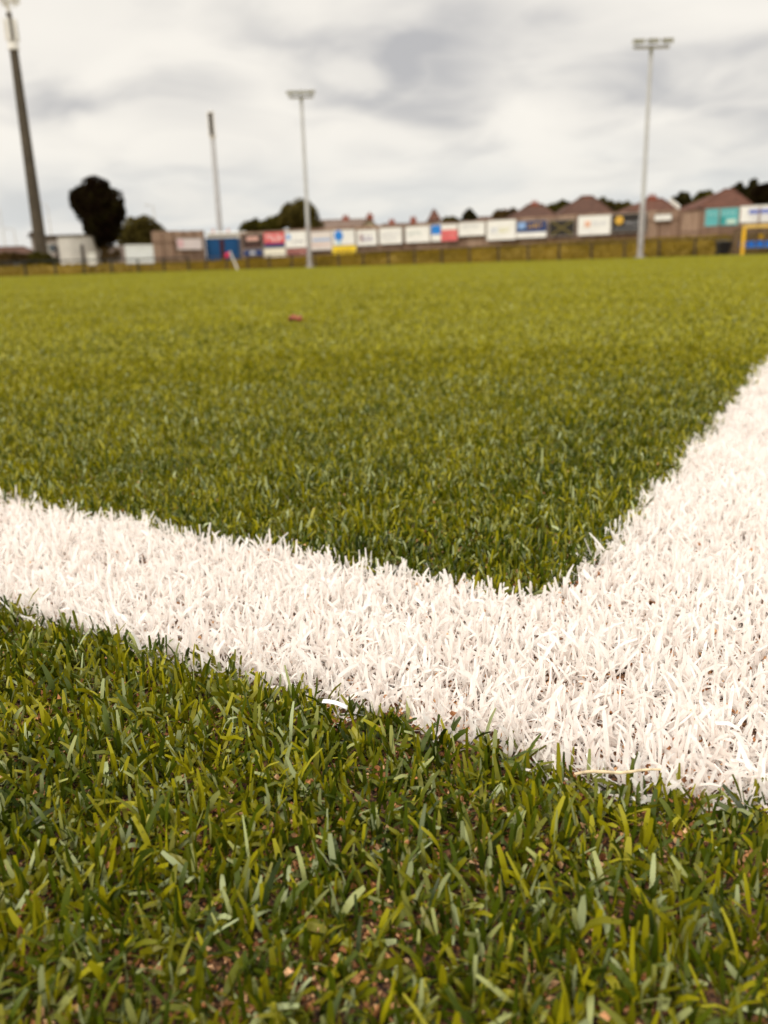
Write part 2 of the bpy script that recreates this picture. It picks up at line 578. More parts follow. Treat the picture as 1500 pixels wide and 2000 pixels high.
# terrain: falls to the pitch inside, bank and rough field outside
M_bank = material('bank_grass', (0.120, 0.080, 0.008), 0.95, scale=0.35, spec=0.1, color2=(0.185, 0.125, 0.022), bump=0.6)
xs = np.concatenate([np.linspace(-600, -90, 18)[:-1], np.arange(-90, 90, 1.0), np.linspace(90, 600, 18)])
ys = np.concatenate([np.linspace(-200, 20, 8)[:-1], np.arange(20, 130, 1.0), np.linspace(130, 900, 24)])
X, Y = np.meshgrid(xs, ys)
Z = ground_z(X, Y)
rough = np.clip((outside(X, Y) - 0.8) / 2, 0, 1)
Z = Z + rough * (rng.random(X.shape) - 0.5) * 0.12
Z[outside(X, Y) < 0.2] = -0.05
V = np.stack([X, Y, Z], -1).reshape(-1, 3)
ny, nx = X.shape
ii = (np.arange(ny - 1)[:, None] * nx + np.arange(nx - 1)[None]).ravel()
Q = np.stack([ii, ii + 1, ii + nx + 1, ii + nx], 1)
terr = mesh_np('grass_bank', V, Q, None, M_bank)
tag(terr, kind='structure')


# rough grass on the bank
def bank_tufts():
    n = 26000
    t = rng.uniform(-3, 50, n); off = rng.uniform(0.3, 5.4, n)
    x = CORN.x + DR.x * t + NR.x * off; y = CORN.y + DR.y * t + NR.y * off
    n2 = 9000
    t2 = rng.uniform(-6, 30, n2); off2 = rng.uniform(0.3, 5.4, n2)
    x = np.concatenate([x, CORN.x + DL.x * t2 + NL.x * off2]); y = np.concatenate([y, CORN.y + DL.y * t2 + NL.y * off2])
    keep = outside(x, y) > 0.25
    x, y = x[keep], y[keep]
    N = len(x)
    L = rng.uniform(0.06, 0.20, N)
    V, Q, T = blades(x, y, L, rng.uniform(0.04, 0.10, N), rng.random(N) * 6.28, np.abs(rng.normal(0.3, 0.3, N)),
                     rng.normal(0.3, 0.3, N), rng.normal(0, 0.6, N), 2,
                     np.clip(rng.random(N) * 0.5 + smooth_noise(x, y, 2.5, 21) * 0.6, 0, 1))
    z = np.repeat(ground_z(x, y) - 0.02, 6)
    V[:, 2] += z
    m = blade_mat('dry_grass', [(0, (0.065, 0.046, 0.004)), (0.5, (0.175, 0.115, 0.008)), (1, (0.29, 0.19, 0.018))], 0.8, 0.15, 0.2)
    o = mesh_np('bank_rough_grass', V, Q, T, m)
    tag(o, 'rough olive and brown grass growing on the bank behind the rail fence', 'grass', kind='stuff')


bank_tufts()

# far pitch markings
M_line = material('far_line', (0.70, 0.68, 0.62), 0.8, 0.1)
mb = MB()
q0, q1 = CORN - NR * 2.2 + DR * 1.0, CORN - NR * 2.2 + DR * 52
w_ = NR * 0.12
mb.add([(q0.x, q0.y, .004), (q1.x, q1.y, .004), (q1.x + w_.x, q1.y + w_.y, .004), (q0.x + w_.x, q0.y + w_.y, .004)], [(0, 1, 2, 3)])
tag(mb.build('touch_line', M_line), kind='structure')

# ------------------------------------------------------------------ loose things on the turf
# dead leaf
pl = at(577, 631, 2.05)
d_ = ray(577, 631); k_ = (CAMZ - 0.016) / -d_.z
lp = Vector((d_.x * k_, d_.y * k_, 0.016))
M_leaf = material('dead_leaf', (0.13, 0.030, 0.012), 0.6, 0.4, 60, spec=0.4, color2=(0.36, 0.10, 0.045))
nx_, ny_ = 12, 8
vs, fs = [], []
for i in range(nx_ + 1):
    u = i / nx_
    wd = 0.0125 * math.sin(math.pi * min(1, u * 0.96 + 0.03)) ** 0.7
    for j in range(ny_ + 1):
        v = j / ny_ * 2 - 1
        zz = 0.003 * (v + 1) + 0.0085 * abs(v) ** 1.6 + 0.0015 * math.sin(u * 7) + 0.003 * math.sin(u * 3.1) + 0.0012 * math.sin(j * 2 + i)
        vs.append((lp.x + (u - 0.5) * 0.032, lp.y + v * wd * 0.9 - 0.002, lp.z + zz))
for i in range(nx_):
    for j in range(ny_):
        a = i * (ny_ + 1) + j
        fs.append((a, a + 1, a + ny_ + 2, a + ny_ + 1))
lf = empty('dead_leaf', lp, 'small curled reddish brown dead leaf lying alone on the green turf', 'leaf')
b1 = MB().add(vs, fs).build('leaf_blade', M_leaf, lf, smooth=True)
md = b1.modifiers.new('solid', 'SOLIDIFY'); md.thickness = 0.0005
MB().tube((lp.x + 0.015, lp.y, lp.z + 0.006), (lp.x + 0.027, lp.y - 0.003, lp.z + 0.009), 0.0006, 0.0004, 6).build('stem', M_leaf, lf)


def on_turf(px, py, z):
    d = ray(px, py); k = (CAMZ - z) / -d.z
    return Vector((d.x * k, d.y * k, z))


M_straw = material('straw', (0.60, 0.47, 0.30), 0.7, 0.25, 400)
a, b = on_turf(1122, 1512, 0.0105), on_turf(1290, 1503, 0.0125)
mb = MB(); N_ = 9; prev = a
for i in range(1, N_ + 1):
    t = i / N_
    p = a.lerp(b, t) + Vector((0, 0.0003 * math.sin(t * 5), 0.0004 * math.sin(t * 9)))
    mb.tube(prev, p, 0.00042 * (1.1 - 0.6 * abs(t - .4)), 0.00042 * (1.1 - 0.6 * abs(t - .4)), 8)
    prev = p
tag(mb.build('straw_stem', M_straw), 'thin pale straw stem lying across the green grass at the near line edge', 'straw')
M_tape = material('white_tape', (0.80, 0.80, 0.82), 0.4, 0.04, 200)
a, b = on_turf(630, 1371, 0.0110), on_turf(678, 1384, 0.0095)
dd = (b - a); sd = Vector((-dd.y, dd.x, 0)).normalized() * 0.0008
vs, fs = [], []
for i in range(7):
    t = i / 6; p = a + dd * t + Vector((0, 0, 0.0007 * math.sin(t * 3.1)))
    vs += [p - sd, p + sd + Vector((0, 0, 0.0004))]
    if i: fs.append((2 * i - 2, 2 * i - 1, 2 * i + 1, 2 * i))
o = MB().add(vs, fs).build('loose_fibre', M_tape, smooth=True)
md = o.modifiers.new('solid', 'SOLIDIFY'); md.thickness = 0.0002
tag(o, 'broad loose white fibre lying flat on green grass beside the line', 'fibre')

# ------------------------------------------------------------------ perimeter rail fence
M_rail = material('dark_rail', (0.045, 0.030, 0.018), 0.7, 0.3, 3)
M_raild = material('green_black_rail', (0.018, 0.018, 0.012), 0.6, 0.3, 3)


def rail_fence(D, N_, t0, t1, step, m, label, top=1.05, rail_h=0.07):
    p = CORN + D * t0
    r = empty('rail_fence', (p.x, p.y, 0), label, 'fence')
    t = t0
    while t <= t1:
        c = CORN + D * t
        MB().tube((c.x, c.y, -0.1), (c.x, c.y, top), 0.085, 0.08, 10).build('post', m, r)
        t += step
    a, b = CORN + D * t0, CORN + D * t1
    MB().tube((a.x, a.y, top), (b.x, b.y, top), rail_h / 2, rail_h / 2, 8).build('rail', m, r)
    return r


rail_fence(DR, NR, 0.0, 52, 2.2, M_rail, 'low brown rail fence along the foot of the grass bank')
rail_fence(DL, NL, 1.6, 34, 2.2, M_raild, 'low dark rail fence running past the foot of the tall mast', rail_h=0.10)


# ------------------------------------------------------------------ wooden fences and boards
def plane_hit(px, py, off, D=DR, N_=NR):
    d = ray(px, py)
    k = ((CORN.x) * N_.x + (CORN.y) * N_.y + off) / (d.x * N_.x + d.y * N_.y)
    P = Vector((d.x * k, d.y * k, CAMZ + d.z * k))
    s = (P.x - CORN.x) * D.x + (P.y - CORN.y) * D.y
    return P, s


M_wood = [material('fence_wood_%s' % n, c, 0.9, spec=0.15, scale=1.2, color2=c2, bump=0.3, stretch=(9, 9, 0.6))
          for n, c, c2 in (('a', (0.205, 0.128, 0.090), (0.330, 0.220, 0.160)),
                           ('b', (0.260, 0.170, 0.122), (0.390, 0.275, 0.200)),
                           ('c', (0.155, 0.095, 0.066), (0.265, 0.170, 0.120)))]
WOFF = 6.0


def wood_fence(px0, px1, tops, label, off=WOFF, D=DR, N_=NR, n=12, pale=False):
    _, s0 = plane_hit(px0, 460, off, D, N_); _, s1 = plane_hit(px1, 460, off, D, N_)
    c = CORN + D * s0 + N_ * off
    r = empty('wooden_fence', (c.x, c.y, gz(c.x, c.y)), label, 'fence')
    ds = (s1 - s0) / n
    u = Vector((D.x, D.y, 0)); w = Vector((N_.x, N_.y, 0))
    for i in range(n):
        a0 = s0 + ds * i
        mid = a0 + ds / 2
        pm = CORN + D * mid + N_ * off
        pxm = None
        f = (i + 0.5) / n * (len(tops) - 1)
        k = int(f); zt = tops[k] + (tops[min(k + 1, len(tops) - 1)] - tops[k]) * (f - k)
        zb = gz(pm.x, pm.y) - 0.1
        mb = MB()
        nb = max(4, int(abs(ds) / 0.16)); bw = ds / nb
        for j in range(nb):
            p = CORN + D * (a0 + bw * j) + N_ * (off + (0.02 if j % 2 else 0.0))
            h = zt + rnd.uniform(-0.02, 0.02)
            mb.obox((p.x, p.y, zb), u * (bw * (1.12 if j % 2 == 0 else 0.9)), w * 0.018, (0, 0, h - zb))
        mb.build('panel', M_wood[1 if pale or i % 4 == 0 else (i * 5 + 1) % 3], r)
        p = CORN + D * a0 + N_ * (off - 0.10)
        MB().obox((p.x, p.y, zb), u * 0.1, w * 0.095, (0, 0, zt + 0.05 - zb)).build('post', M_wood[2], r)
    for hz in (0.35, 1.7):
        p = CORN + D * s0 + N_ * (off - 0.045)
        pe = CORN + D * s1 + N_ * off
        z0 = min(gz(p.x, p.y), gz(pe.x, pe.y)) + hz
        MB().obox((p.x, p.y, z0), u * (s1 - s0), w * 0.04, (0, 0, 0.09)).build('rail', M_wood[2], r)
    return r


wood_fence(470, 1325, [3.18, 3.20, 3.20, 3.12, 3.16, 3.18, 3.15], 'long brown board fence behind the advertising boards on the bank', n=26)
wood_fence(1327, 1600, [2.95, 2.95, 2.95], 'taller paler board fence section behind the teal board', off=WOFF - 0.25, n=7)
wood_fence(398, 296, [3.45, 3.4], 'short board fence stretch between the round bushy tree and blue container', off=5.2, D=DL, N_=NL, n=5, pale=True)

_bm = {}


def bmat(c, rough=0.45):
    if c not in _bm:
        _bm[c] = material('board_paint_%d' % len(_bm), c, rough, 0.05, 1.5, spec=0.35)
    return _bm[c]


WHT = (0.78, 0.77, 0.74); CRM = (0.74, 0.70, 0.58); NAVY = (0.012, 0.035, 0.14); BLU = (0.02, 0.20, 0.62); RED = (0.62, 0.04, 0.05)
BLK = (0.018, 0.014, 0.012); GOLD = (0.65, 0.38, 0.05); TEAL = (0.10, 0.40, 0.42); GREY = (0.35, 0.35, 0.38); DKB = (0.035, 0.018, 0.014)
MAR = (0.20, 0.03, 0.035); YEL = (0.80, 0.58, 0.03); PINK = (0.62, 0.36, 0.30); PBL = (0.25, 0.40, 0.68); OLV = (0.13, 0.10, 0.025)


def letters(x0, x1, y0, y1, n, c, seed=0, gap=0.3):
    """a row of small letter-like strokes"""
    r = random.Random(seed)
    out = []
    w = (x1 - x0) / n
    for i in range(n):
        a = x0 + w * i
        kind = r.randrange(4)
        b = a + w * (1 - gap)
        if kind == 0:
            out += [(a, a + w * .22, y0, y1, c), (a + w * .23, b, y0, y0 + (y1 - y0) * .25, c)]
        elif kind == 1:
            out += [(a, a + w * .22, y0, y1, c), (b - w * .2, b, y0, y1, c), (a + w * .23, b - w * .21, y0 + (y1 - y0) * .42, y0 + (y1 - y0) * .6, c)]
        elif kind == 2:
            out += [(a, b, y1 - (y1 - y0) * .22, y1, c), (a + w * .25, a + w * .46, y0, y1 - (y1 - y0) * .23, c)]
        else:
            out += [(a, b, y0, y0 + (y1 - y0) * .2, c), (a, b, y1 - (y1 - y0) * .2, y1, c), (a, a + w * .2, y0 + (y1 - y0) * .21, y1 - (y1 - y0) * .21, c)]
    return out


def board(x0, x1, yt, yb, base, marks, label, off=WOFF - 0.32, D=DR, N_=NR, posts=False, discs=(), xs_=()):
    ym = (yt + yb) / 2
    P0, s0 = plane_hit(x0, ym, off, D, N_); P1, s1 = plane_hit(x1, ym, off, D, N_)
    xm = (x0 + x1) / 2
    Pt, _ = plane_hit(xm, yt, off, D, N_); Pb, _ = plane_hit(xm, yb, off, D, N_)
    zt, zb = Pt.z, Pb.z
    if s1 < s0: s0, s1 = s1, s0; flip = True
    else: flip = False
    u = Vector((D.x, D.y, 0)); w = Vector((N_.x, N_.y, 0))
    c = CORN + D * ((s0 + s1) / 2) + N_ * off
    r = empty('advertising_board', (c.x, c.y, zb), label, 'sign', 'advertising boards round the pitch')
    W = s1 - s0; H = zt - zb

    def rect(f0, f1, g0, g1, d0, th):
        if flip: f0, f1 = 1 - f1, 1 - f0
        p = CORN + D * (s0 + W * f0) + N_ * (off - d0)
        return MB().obox((p.x, p.y, zb + H * g0), u * (W * (f1 - f0)), w * th, (0, 0, H * (g1 - g0)))
    rect(0, 1, 0, 1, 0, 0.03).build('panel', bmat(base), r)
    e = 0.045
    vs = []
    for dd_ in (0.012, -0.035):                       # one closed picture-frame ring
        for (a, b, g) in ((0, 0, e), (1, 0, e), (1, 1, e), (0, 1, e), (0, 0, -.003), (1, 0, -.003), (1, 1, -.003), (0, 1, -.003)):
            sa = s0 - g if a == 0 else s1 + g
            za = zb - g if b == 0 else zt + g
            if g < 0:
                sa = s0 + 0.003 if a == 0 else s1 - 0.003
                za = zb + 0.003 if b == 0 else zt - 0.003
            p = CORN + D * sa + N_ * (off - dd_)
            vs.append((p.x, p.y, za))
    fs = []
    for k in range(4):
        k2 = (k + 1) % 4
        fs += [(k, k2, 4 + k2, 4 + k), (8 + k, 12 + k, 12 + k2, 8 + k2), (k, 8 + k, 8 + k2, k2), (4 + k, 4 + k2, 12 + k2, 12 + k)]
    MB().add(vs, fs).build('frame', bmat((0.30, 0.26, 0.23)), r)
    bycol = {}
    for (a, b, c_, d, cc) in marks:
        bycol.setdefault(cc, MB())
        q = rect(a, b, c_, d, 0.022, 0.02); bycol[cc].add(q.v, q.f)
    for (fx, fy, rad, cc) in discs:
        if flip: fx = 1 - fx
        p = CORN + D * (s0 + W * fx) + N_ * (off - 0.005)
        p2 = p - N_ * 0.035
        bycol.setdefault(cc, MB())
        bycol[cc].tube((p.x, p.y, zb + H * fy), (p2.x, p2.y, zb + H * fy), rad, rad, 18)
    for (cc, pts) in xs_:
        bycol.setdefault(cc, MB())
        for (a, b, c_, d) in pts:
            p = CORN + D * (s0 + W * a) + N_ * (off - 0.025); q = CORN + D * (s0 + W * c_) + N_ * (off - 0.025)
            A_ = Vector((p.x, p.y, zb + H * b)); B_ = Vector((q.x, q.y, zb + H * d))
            dr_ = (B_ - A_).normalized(); sd_ = dr_.cross(w).normalized() * 0.07
            bycol[cc].obox(A_ - sd_, B_ - A_, w * 0.02, sd_ * 2)
    for cc, q in bycol.items():
        q.build('graphic', bmat(cc), r)
    if posts:
        for f in (0.12, 0.88):
            p = CORN + D * (s0 + W * f) + N_ * (off + 0.05)
            g = gz(p.x, p.y) - 0.05
            if zb - g > 0.05:
                MB().tube((p.x, p.y, g), (p.x, p.y, zb + H * 0.9), 0.035, 0.035, 8).build('post', M_rail, r)
    return r


L_ = letters
board(474, 513, 458, 485, DKB, [(0.2, 0.8, 0.55, 0.85, PINK), (0.1, 0.9, 0.12, 0.2, (0.14, 0.06, 0.05))], 'dark brown board with a pinkish band, leftmost on the long fence')
board(476, 513, 488, 500, NAVY, L_(0.35, 0.65, 0.2, 0.8, 2, WHT, 3) + [], 'small navy board with a white mark below the dark brown board')
board(516, 556, 454, 483, RED, [(0, 1, 0, 0.27, NAVY)] + L_(0.1, 0.9, 0.42, 0.85, 5, WHT, 5), 'red board with navy foot and white marks')
board(516, 558, 485, 501, CRM, [], 'plain cream board below the red and navy board')
board(557, 600, 452, 483, WHT, [(0.05, 0.25, 0.5, 0.85, PBL)] + L_(0.35, 0.9, 0.3, 0.45, 6, GREY, 8), 'white board with pale blue mark beside the red and navy board')
board(560, 601, 485, 499, MAR, L_(0.08, 0.92, 0.2, 0.8, 4, PINK, 9), 'maroon board with pink marks, low on the fence')
board(604, 648, 452, 488, (0.66, 0.60, 0.57), [(0.15, 0.95, 0.5, 0.6, PBL), (0.05, 0.9, 0.25, 0.3, PINK)], 'pale grey pink board with a thin blue line, right of the central floodlight pole')
board(650, 693, 449, 478, WHT, [], 'white board with blue disc above the yellow board', discs=((0.27, 0.62, 0.42, BLU), (0.27, 0.18, 0.22, (0.45, 0.66, 0.80))))
board(649, 696, 479.5, 497, YEL, L_(0.2, 0.8, 0.35, 0.6, 6, (0.55, 0.36, 0.03), 4), 'bright yellow board low on the fence')
board(697, 736, 449, 479, WHT, [(0.18, 0.26, 0.25, 0.75, MAR)] + L_(0.3, 0.85, 0.3, 0.72, 3, (0.20, 0.16, 0.30), 2), 'white board with large purple grey lettering under the cream gable')
board(741, 785, 445, 476, WHT, L_(0.1, 0.9, 0.55, 0.68, 8, (0.5, 0.5, 0.55), 12) + L_(0.1, 0.8, 0.3, 0.4, 8, (0.55, 0.55, 0.58), 13), 'white board with faint grey lines of writing, right of purple lettered board')
board(792, 839, 442, 473, WHT, L_(0.12, 0.7, 0.48, 0.66, 6, (0.40, 0.48, 0.46), 14), 'white board with one faint green grey word')
board(842, 861, 439, 471, WHT, [(0.03, 0.97, 0.42, 0.97, BLU)], 'narrow board, blue above and white below')
board(862, 893, 438, 470, WHT, [(0, 1, 0, 0.62, (0.70, 0.12, 0.13)), (0, 1, 0.63, 0.70, PINK)] + L_(0.1, 0.9, 0.25, 0.45, 5, PINK, 15), 'white board with red lower half')
board(896, 947, 434, 460, WHT, L_(0.15, 0.8, 0.62, 0.8, 7, (0.45, 0.46, 0.48), 16), 'white board mounted high with grey writing near its top')
board(951, 1007, 430, 468, WHT, L_(0.15, 0.4, 0.38, 0.6, 3, (0.45, 0.50, 0.62), 17) + L_(0.45, 0.8, 0.38, 0.6, 4, (0.62, 0.60, 0.30), 18), 'large white board with faint blue and yellow lettering')
board(1009, 1067, 432, 464, NAVY, [(0, 1, 0, 0.33, WHT), (0.05, 0.3, 0.55, 0.95, PBL)] + L_(0.38, 0.88, 0.6, 0.85, 5, GOLD, 19), 'navy board with gold lettering and white foot')
board(1073, 1122, 430, 460, BLK, [], 'black board with a crossed olive X', xs_=((OLV, ((0.08, 0.05, 0.92, 0.95), (0.08, 0.95, 0.92, 0.05))),))
board(1129, 1192, 421, 458, WHT, [(0.22, 0.38, 0.42, 0.72, (0.75, 0.42, 0.28))] + L_(0.45, 0.85, 0.48, 0.66, 5, (0.5, 0.52, 0.58), 20), 'large white board with a small orange mark')
board(1195, 1262, 418, 453, BLK, L_(0.4, 0.95, 0.42, 0.60, 6, GREY, 22) + [(0.05, 0.95, 0.2, 0.24, GREY)], 'black board with gold burst and grey writing behind right floodlight pole', discs=((0.22, 0.68, 0.30, GOLD),))
board(1279, 1311, 419, 430, WHT, [], 'small low white board on the fence right of the right floodlight pole')
board(1378, 1443, 407, 440, TEAL, L_(0.08, 0.9, 0.62, 0.78, 8, (0.35, 0.62, 0.62), 23) + [(0.45, 0.6, 0.05, 0.5, (0.03, 0.28, 0.28)), (0.65, 0.92, 0.1, 0.32, (0.55, 0.66, 0.55))], 'teal board with pale writing')
board(1446, 1530, 401, 433, WHT, [(0.2, 1.0, 0.5, 0.78, (0.16, 0.20, 0.52))] + L_(0.25, 0.9, 0.2, 0.36, 7, (0.5, 0.5, 0.6), 24), 'white board with a blue banner stripe above the yellow dugout')
# on the left fence
board(346, 394, 466, 487, (0.70, 0.62, 0.62), [(0.02, 0.25, 0.2, 0.9, (0.70, 0.45, 0.48))], 'pinkish white board left of the blue container', off=4.9, D=DL, N_=NL)
board(245, 300, 478, 514, (0.74, 0.76, 0.80), [(0.03, 0.97, 0.86, 0.90, (0.5, 0.5, 0.52))], 'large plain bluish white board low on the bank', off=0.6, D=DL, N_=NL, posts=True)
board(171, 187, 492, 517, (0.76, 0.74, 0.72), [(0.1, 0.9, 0.85, 0.9, (0.5, 0.5, 0.5))], 'narrow upright white board beside the dark tree trunk', off=0.6, D=DL, N_=NL, posts=True)

# ------------------------------------------------------------------ floodlights
M_galv = material('galvanised', (0.46, 0.46, 0.48), 0.45, 0.08, 2.0, spec=0.5, metal=0.0)
M_galv_d = material('grey_door_paint', (0.33, 0.31, 0.32), 0.6, 0.12, 2.0)
M_lamp = material('lamp_glass', (0.020, 0.012, 0.008), 0.5, 0.3, 20, spec=0.1)


def floodlight(px_b, py_b, px_t, py_t, Y, r0, r1, nlamp, halfw, label, tone):
    b = at(px_b, py_b, Y); b.z = 0.0
    t = at(px_t, py_t, Y)
    top = Vector((b.x, Y, t.z))
    r = empty('floodlight', b, label, 'floodlight', 'floodlight masts beside the pitch')
    d = (top - b)
    MB().tube(b, b + d * 0.26, r0, r0, 14).build('lower_pole', M_galv_d, r, smooth=False)
    MB().tube(b + d * 0.26, top, r0 * 0.8, r1, 14).build('pole', tone, r)
    MB().tube(b - Vector((0, 0, 0.1)), b + Vector((0, 0, 0.08)), r0 * 2, r0 * 2, 14).build('base_plate', M_galv_d, r)
    MB().box(b.x - 0.08, b.x + 0.08, b.y - r0 - 0.03, b.y - r0 + 0.02, 0.6, 1.4).build('hatch', M_galv_d, r)
    MB().box(top.x - halfw, top.x + halfw, Y - 0.06, Y + 0.06, top.z - 0.12, top.z + 0.02).build('crossbar', tone, r)
    MB().box(top.x - halfw * 0.9, top.x + halfw * 0.9, Y - 0.45, Y - 0.07, top.z - 0.17, top.z - 0.14).build('platform', tone, r)
    for i in range(nlamp):
        x = top.x + (i / (nlamp - 1) * 2 - 1) * halfw * 0.78
        w, h = 0.34, 0.30
        zt = top.z + 0.06
        # tilted housing with a dark glass face towards the pitch
        hb = MB().obox((x - w, Y - 0.35, zt), (2 * w, 0, 0), (0, 0.36, 0.10), (0, -0.16, 0.25))
        hh = hb.build('lamp_head', tone, r, bevel=0.03)
        MB().obox((x - w * 0.82, Y - 0.372, zt + 0.035), (2 * w * 0.82, 0, 0), (0, 0.012, 0.004), (0, -0.125, 0.200)).build('lamp_glass', M_lamp, hh)
        MB().tube((x, Y, top.z), (x, Y - 0.12, zt + 0.10), 0.04, 0.04, 8).build('bracket', tone, hh)
    return r


floodlight(1250, 500, 1268, 90, 56.5, 0.18, 0.11, 3, 1.10, 'grey floodlight mast with three dark lamps standing before the long fence, right of the picture', M_galv)
floodlight(605, 515, 585, 188, 69.5, 0.19, 0.12, 3, 0.93, 'pale floodlight mast with three lamps between the maroon and pale pink boards', M_galv)

# ------------------------------------------------------------------ telecom mast, slim mast, street lamps
M_mast = material('mast_steel', (0.062, 0.048, 0.032), 0.6, 0.2, 1.5, spec=0.3)
M_deep = material('deep_slot', (0.012, 0.008, 0.006), 0.8, 0.2, 4, spec=0.05)
M_mastg = material('mast_edge', (0.55, 0.54, 0.52), 0.5, 0.1, 2)
M_ant = material('antenna_shell', (0.74, 0.72, 0.70), 0.5, 0.06, 4)
Ym = 78.0
xb, xt = 80, 20
base = at(82, 500, Ym); base.z = gz(base.x, Ym) - 0.1
topz = zat(20, 25, Ym)
mast = empty('telecom_mast', base, 'very tall thick brown mast with white antennas at its top, far left', 'mast')
bx = base.x
axis_top = Vector((bx, Ym, topz))
zr = zat(30, 98, Ym)
MB().tube((bx, Ym, base.z), (bx, Ym, zr), 0.56, 0.34, 20).build('pole', M_mast, mast)
MB().tube((bx, Ym, zr), (bx, Ym, topz), 0.27, 0.22, 16).build('upper_pole', M_mast, mast)
zc0, zc1 = zat(28, 98, Ym), zat(27, 82, Ym)
MB().tube((bx, Ym, zc0), (bx, Ym, zc1), 0.44, 0.42, 20).build('collar', M_ant, mast)
for k in range(6):
    an = math.radians(30 + 60 * k)
    c = Vector((bx + math.cos(an) * 0.46, Ym + math.sin(an) * 0.46, 0))
    a_ = MB().obox((c.x - 0.10, c.y - 0.06, zc1 + 0.05), (0.20, 0, 0), (0, 0.12, 0), (0, 0, topz - zc1 - 0.5)).build('antenna_panel', M_ant, mast, bevel=0.03)
    MB().tube((bx, Ym, zc1 + 1.2), (c.x, c.y, zc1 + 1.2), 0.03, 0.03, 6).build('bracket', M_mastg, a_)
MB().tube((bx, Ym, topz - 0.02), (bx, Ym, topz + 0.9), 0.20, 0.16, 12).build('cap', M_ant, mast)
MB().tube((bx, Ym, topz + 0.3), (bx, Ym, topz + 2.6), 0.10, 0.08, 10).build('spigot', M_mastg, mast)
ring = MB()
for k in range(16):
    a0, a1 = 2 * math.pi * k / 16, 2 * math.pi * (k + 1) / 16
    ring.tube((bx + 0.8 * math.cos(a0), Ym + 0.8 * math.sin(a0), topz + 0.95), (bx + 0.8 * math.cos(a1), Ym + 0.8 * math.sin(a1), topz + 0.95), 0.05, 0.05, 6)
for k in range(3):
    a0 = math.radians(20 + 120 * k)
    ring.tube((bx, Ym, topz + 0.7), (bx + 0.8 * math.cos(a0), Ym + 0.8 * math.sin(a0), topz + 0.95), 0.05, 0.05, 6)
ring.build('headframe', M_mastg, mast)
for k in range(6):
    an = math.radians(10 + 60 * k)
    c = (bx + math.cos(an) * 0.85, Ym + math.sin(an) * 0.85)
    MB().box(c[0] - 0.13, c[0] + 0.13, c[1] - 0.07, c[1] + 0.07, topz + 0.65, topz + 2.6).build('antenna_panel', M_ant, mast, bevel=0.04)
zb_ = topz + 1.35
MB().tube((bx + 0.7, Ym, zb_ + 0.3), (bx + 2.3, Ym, zb_ + 0.2), 0.04, 0.04, 6).build('side_arm', M_mastg, mast)
MB().tube((bx + 2.3, Ym, zb_ + 0.25), (bx + 2.3, Ym, zb_ - 0.25), 0.14, 0.05, 10).build('side_lamp', M_mastg, mast)

Ys = 100.0
b = at(431, 470, Ys); zt = zat(412, 220, Ys)
g0 = gz(b.x, Ys)
slim = empty('slim_mast', (b.x, Ys, g0), 'slim pale mast with a dark slotted antenna head rising behind the blue container', 'mast')
z1 = zat(413, 268, Ys)
MB().tube((b.x, Ys, g0), (b.x, Ys, z1), 0.36, 0.26, 16).build('pole', M_galv, slim)
MB().tube((b.x, Ys, z1), (b.x, Ys, zt - 0.1), 0.22, 0.22, 12).build('core', M_deep, slim)
for k in range(3):
    an = math.radians(-90 + 60 + 120 * k - 0)
    cx_, cy_ = b.x + 0.34 * math.cos(an), Ys + 0.34 * math.sin(an)
    MB().tube((cx_, cy_, z1 + 0.1), (cx_, cy_, zt), 0.10, 0.10, 10).build('antenna_panel', M_ant, slim)
MB().tube((b.x, Ys, zt), (b.x, Ys, zt + 0.12), 0.40, 0.36, 16).build('cap', M_ant, slim)
MB().tube((b.x, Ys, z1 - 0.3), (b.x, Ys, z1 + 0.1), 0.22, 0.38, 16).build('collar', M_ant, slim)

for (px, yt, lab) in ((97, 400, 'faint distant lamp post just right of the tall brown mast'), (303, 402, 'faint distant lamp post above the round bushy tree'),
                      (4, 408, 'faint distant lamp post at the extreme left edge'), (29, 448, 'short faint distant lamp post left of the tall brown mast')):
    Yl = 170.0
    x = xat(px, Yl, (yt + 470) / 2); z = zat(px, yt, Yl); g = gz(x, Yl)
    r = empty('street_lamp', (x, Yl, g), lab, 'street lamp', 'distant lamp posts')
    MB().tube((x, Yl, g), (x, Yl, z), 0.15, 0.08, 8).build('pole', M_mastg, r)
    MB().tube((x, Yl, z), (x - 0.9, Yl - 0.3, z + 0.15), 0.06, 0.05, 6).build('arm', M_mastg, r)
    MB().box(x - 1.5, x - 0.85, Yl - 0.5, Yl - 0.15, z + 0.05, z + 0.22).build('lamp_head', M_mastg, r)

# ------------------------------------------------------------------ bin, dugout, corner flag
M_blackp = material('bin_plastic', (0.012, 0.010, 0.012), 0.5, 0.2, 5)
Yb = 53.2
x0, x1 = xat(1400, Yb, 484), xat(1424, Yb, 484)
zt = zat(1412, 473, Yb)
bn = empty('wheelie_bin', ((x0 + x1) / 2, Yb, 0), 'black wheelie bin standing by the pitch left of the yellow dugout', 'bin')
xm = (x0 + x1) / 2; hw = (x1 - x0) / 2
mb = MB()
z0 = 0.06
vs = [(xm - hw * .82, Yb - .25, z0), (xm + hw * .82, Yb - .25, z0), (xm + hw * .82, Yb + .25, z0), (xm - hw * .82, Yb + .25, z0),
      (xm - hw, Yb - .36, zt), (xm + hw, Yb - .36, zt), (xm + hw, Yb + .36, zt), (xm - hw, Yb + .36, zt)]
mb.add(vs, [(0, 3, 2, 1), (4, 5, 6, 7), (0, 1, 5, 4), (1, 2, 6, 5), (2, 3, 7, 6), (3, 0, 4, 7)])
mb.build('body', M_blackp, bn, bevel=0.03)
MB().obox((xm - hw * 1.06, Yb - .40, zt + .004), (hw * 2.12, 0, 0), (0, .80, 0.05), (0, 0, 0.06)).build('lid', M_blackp, bn, bevel=0.02)
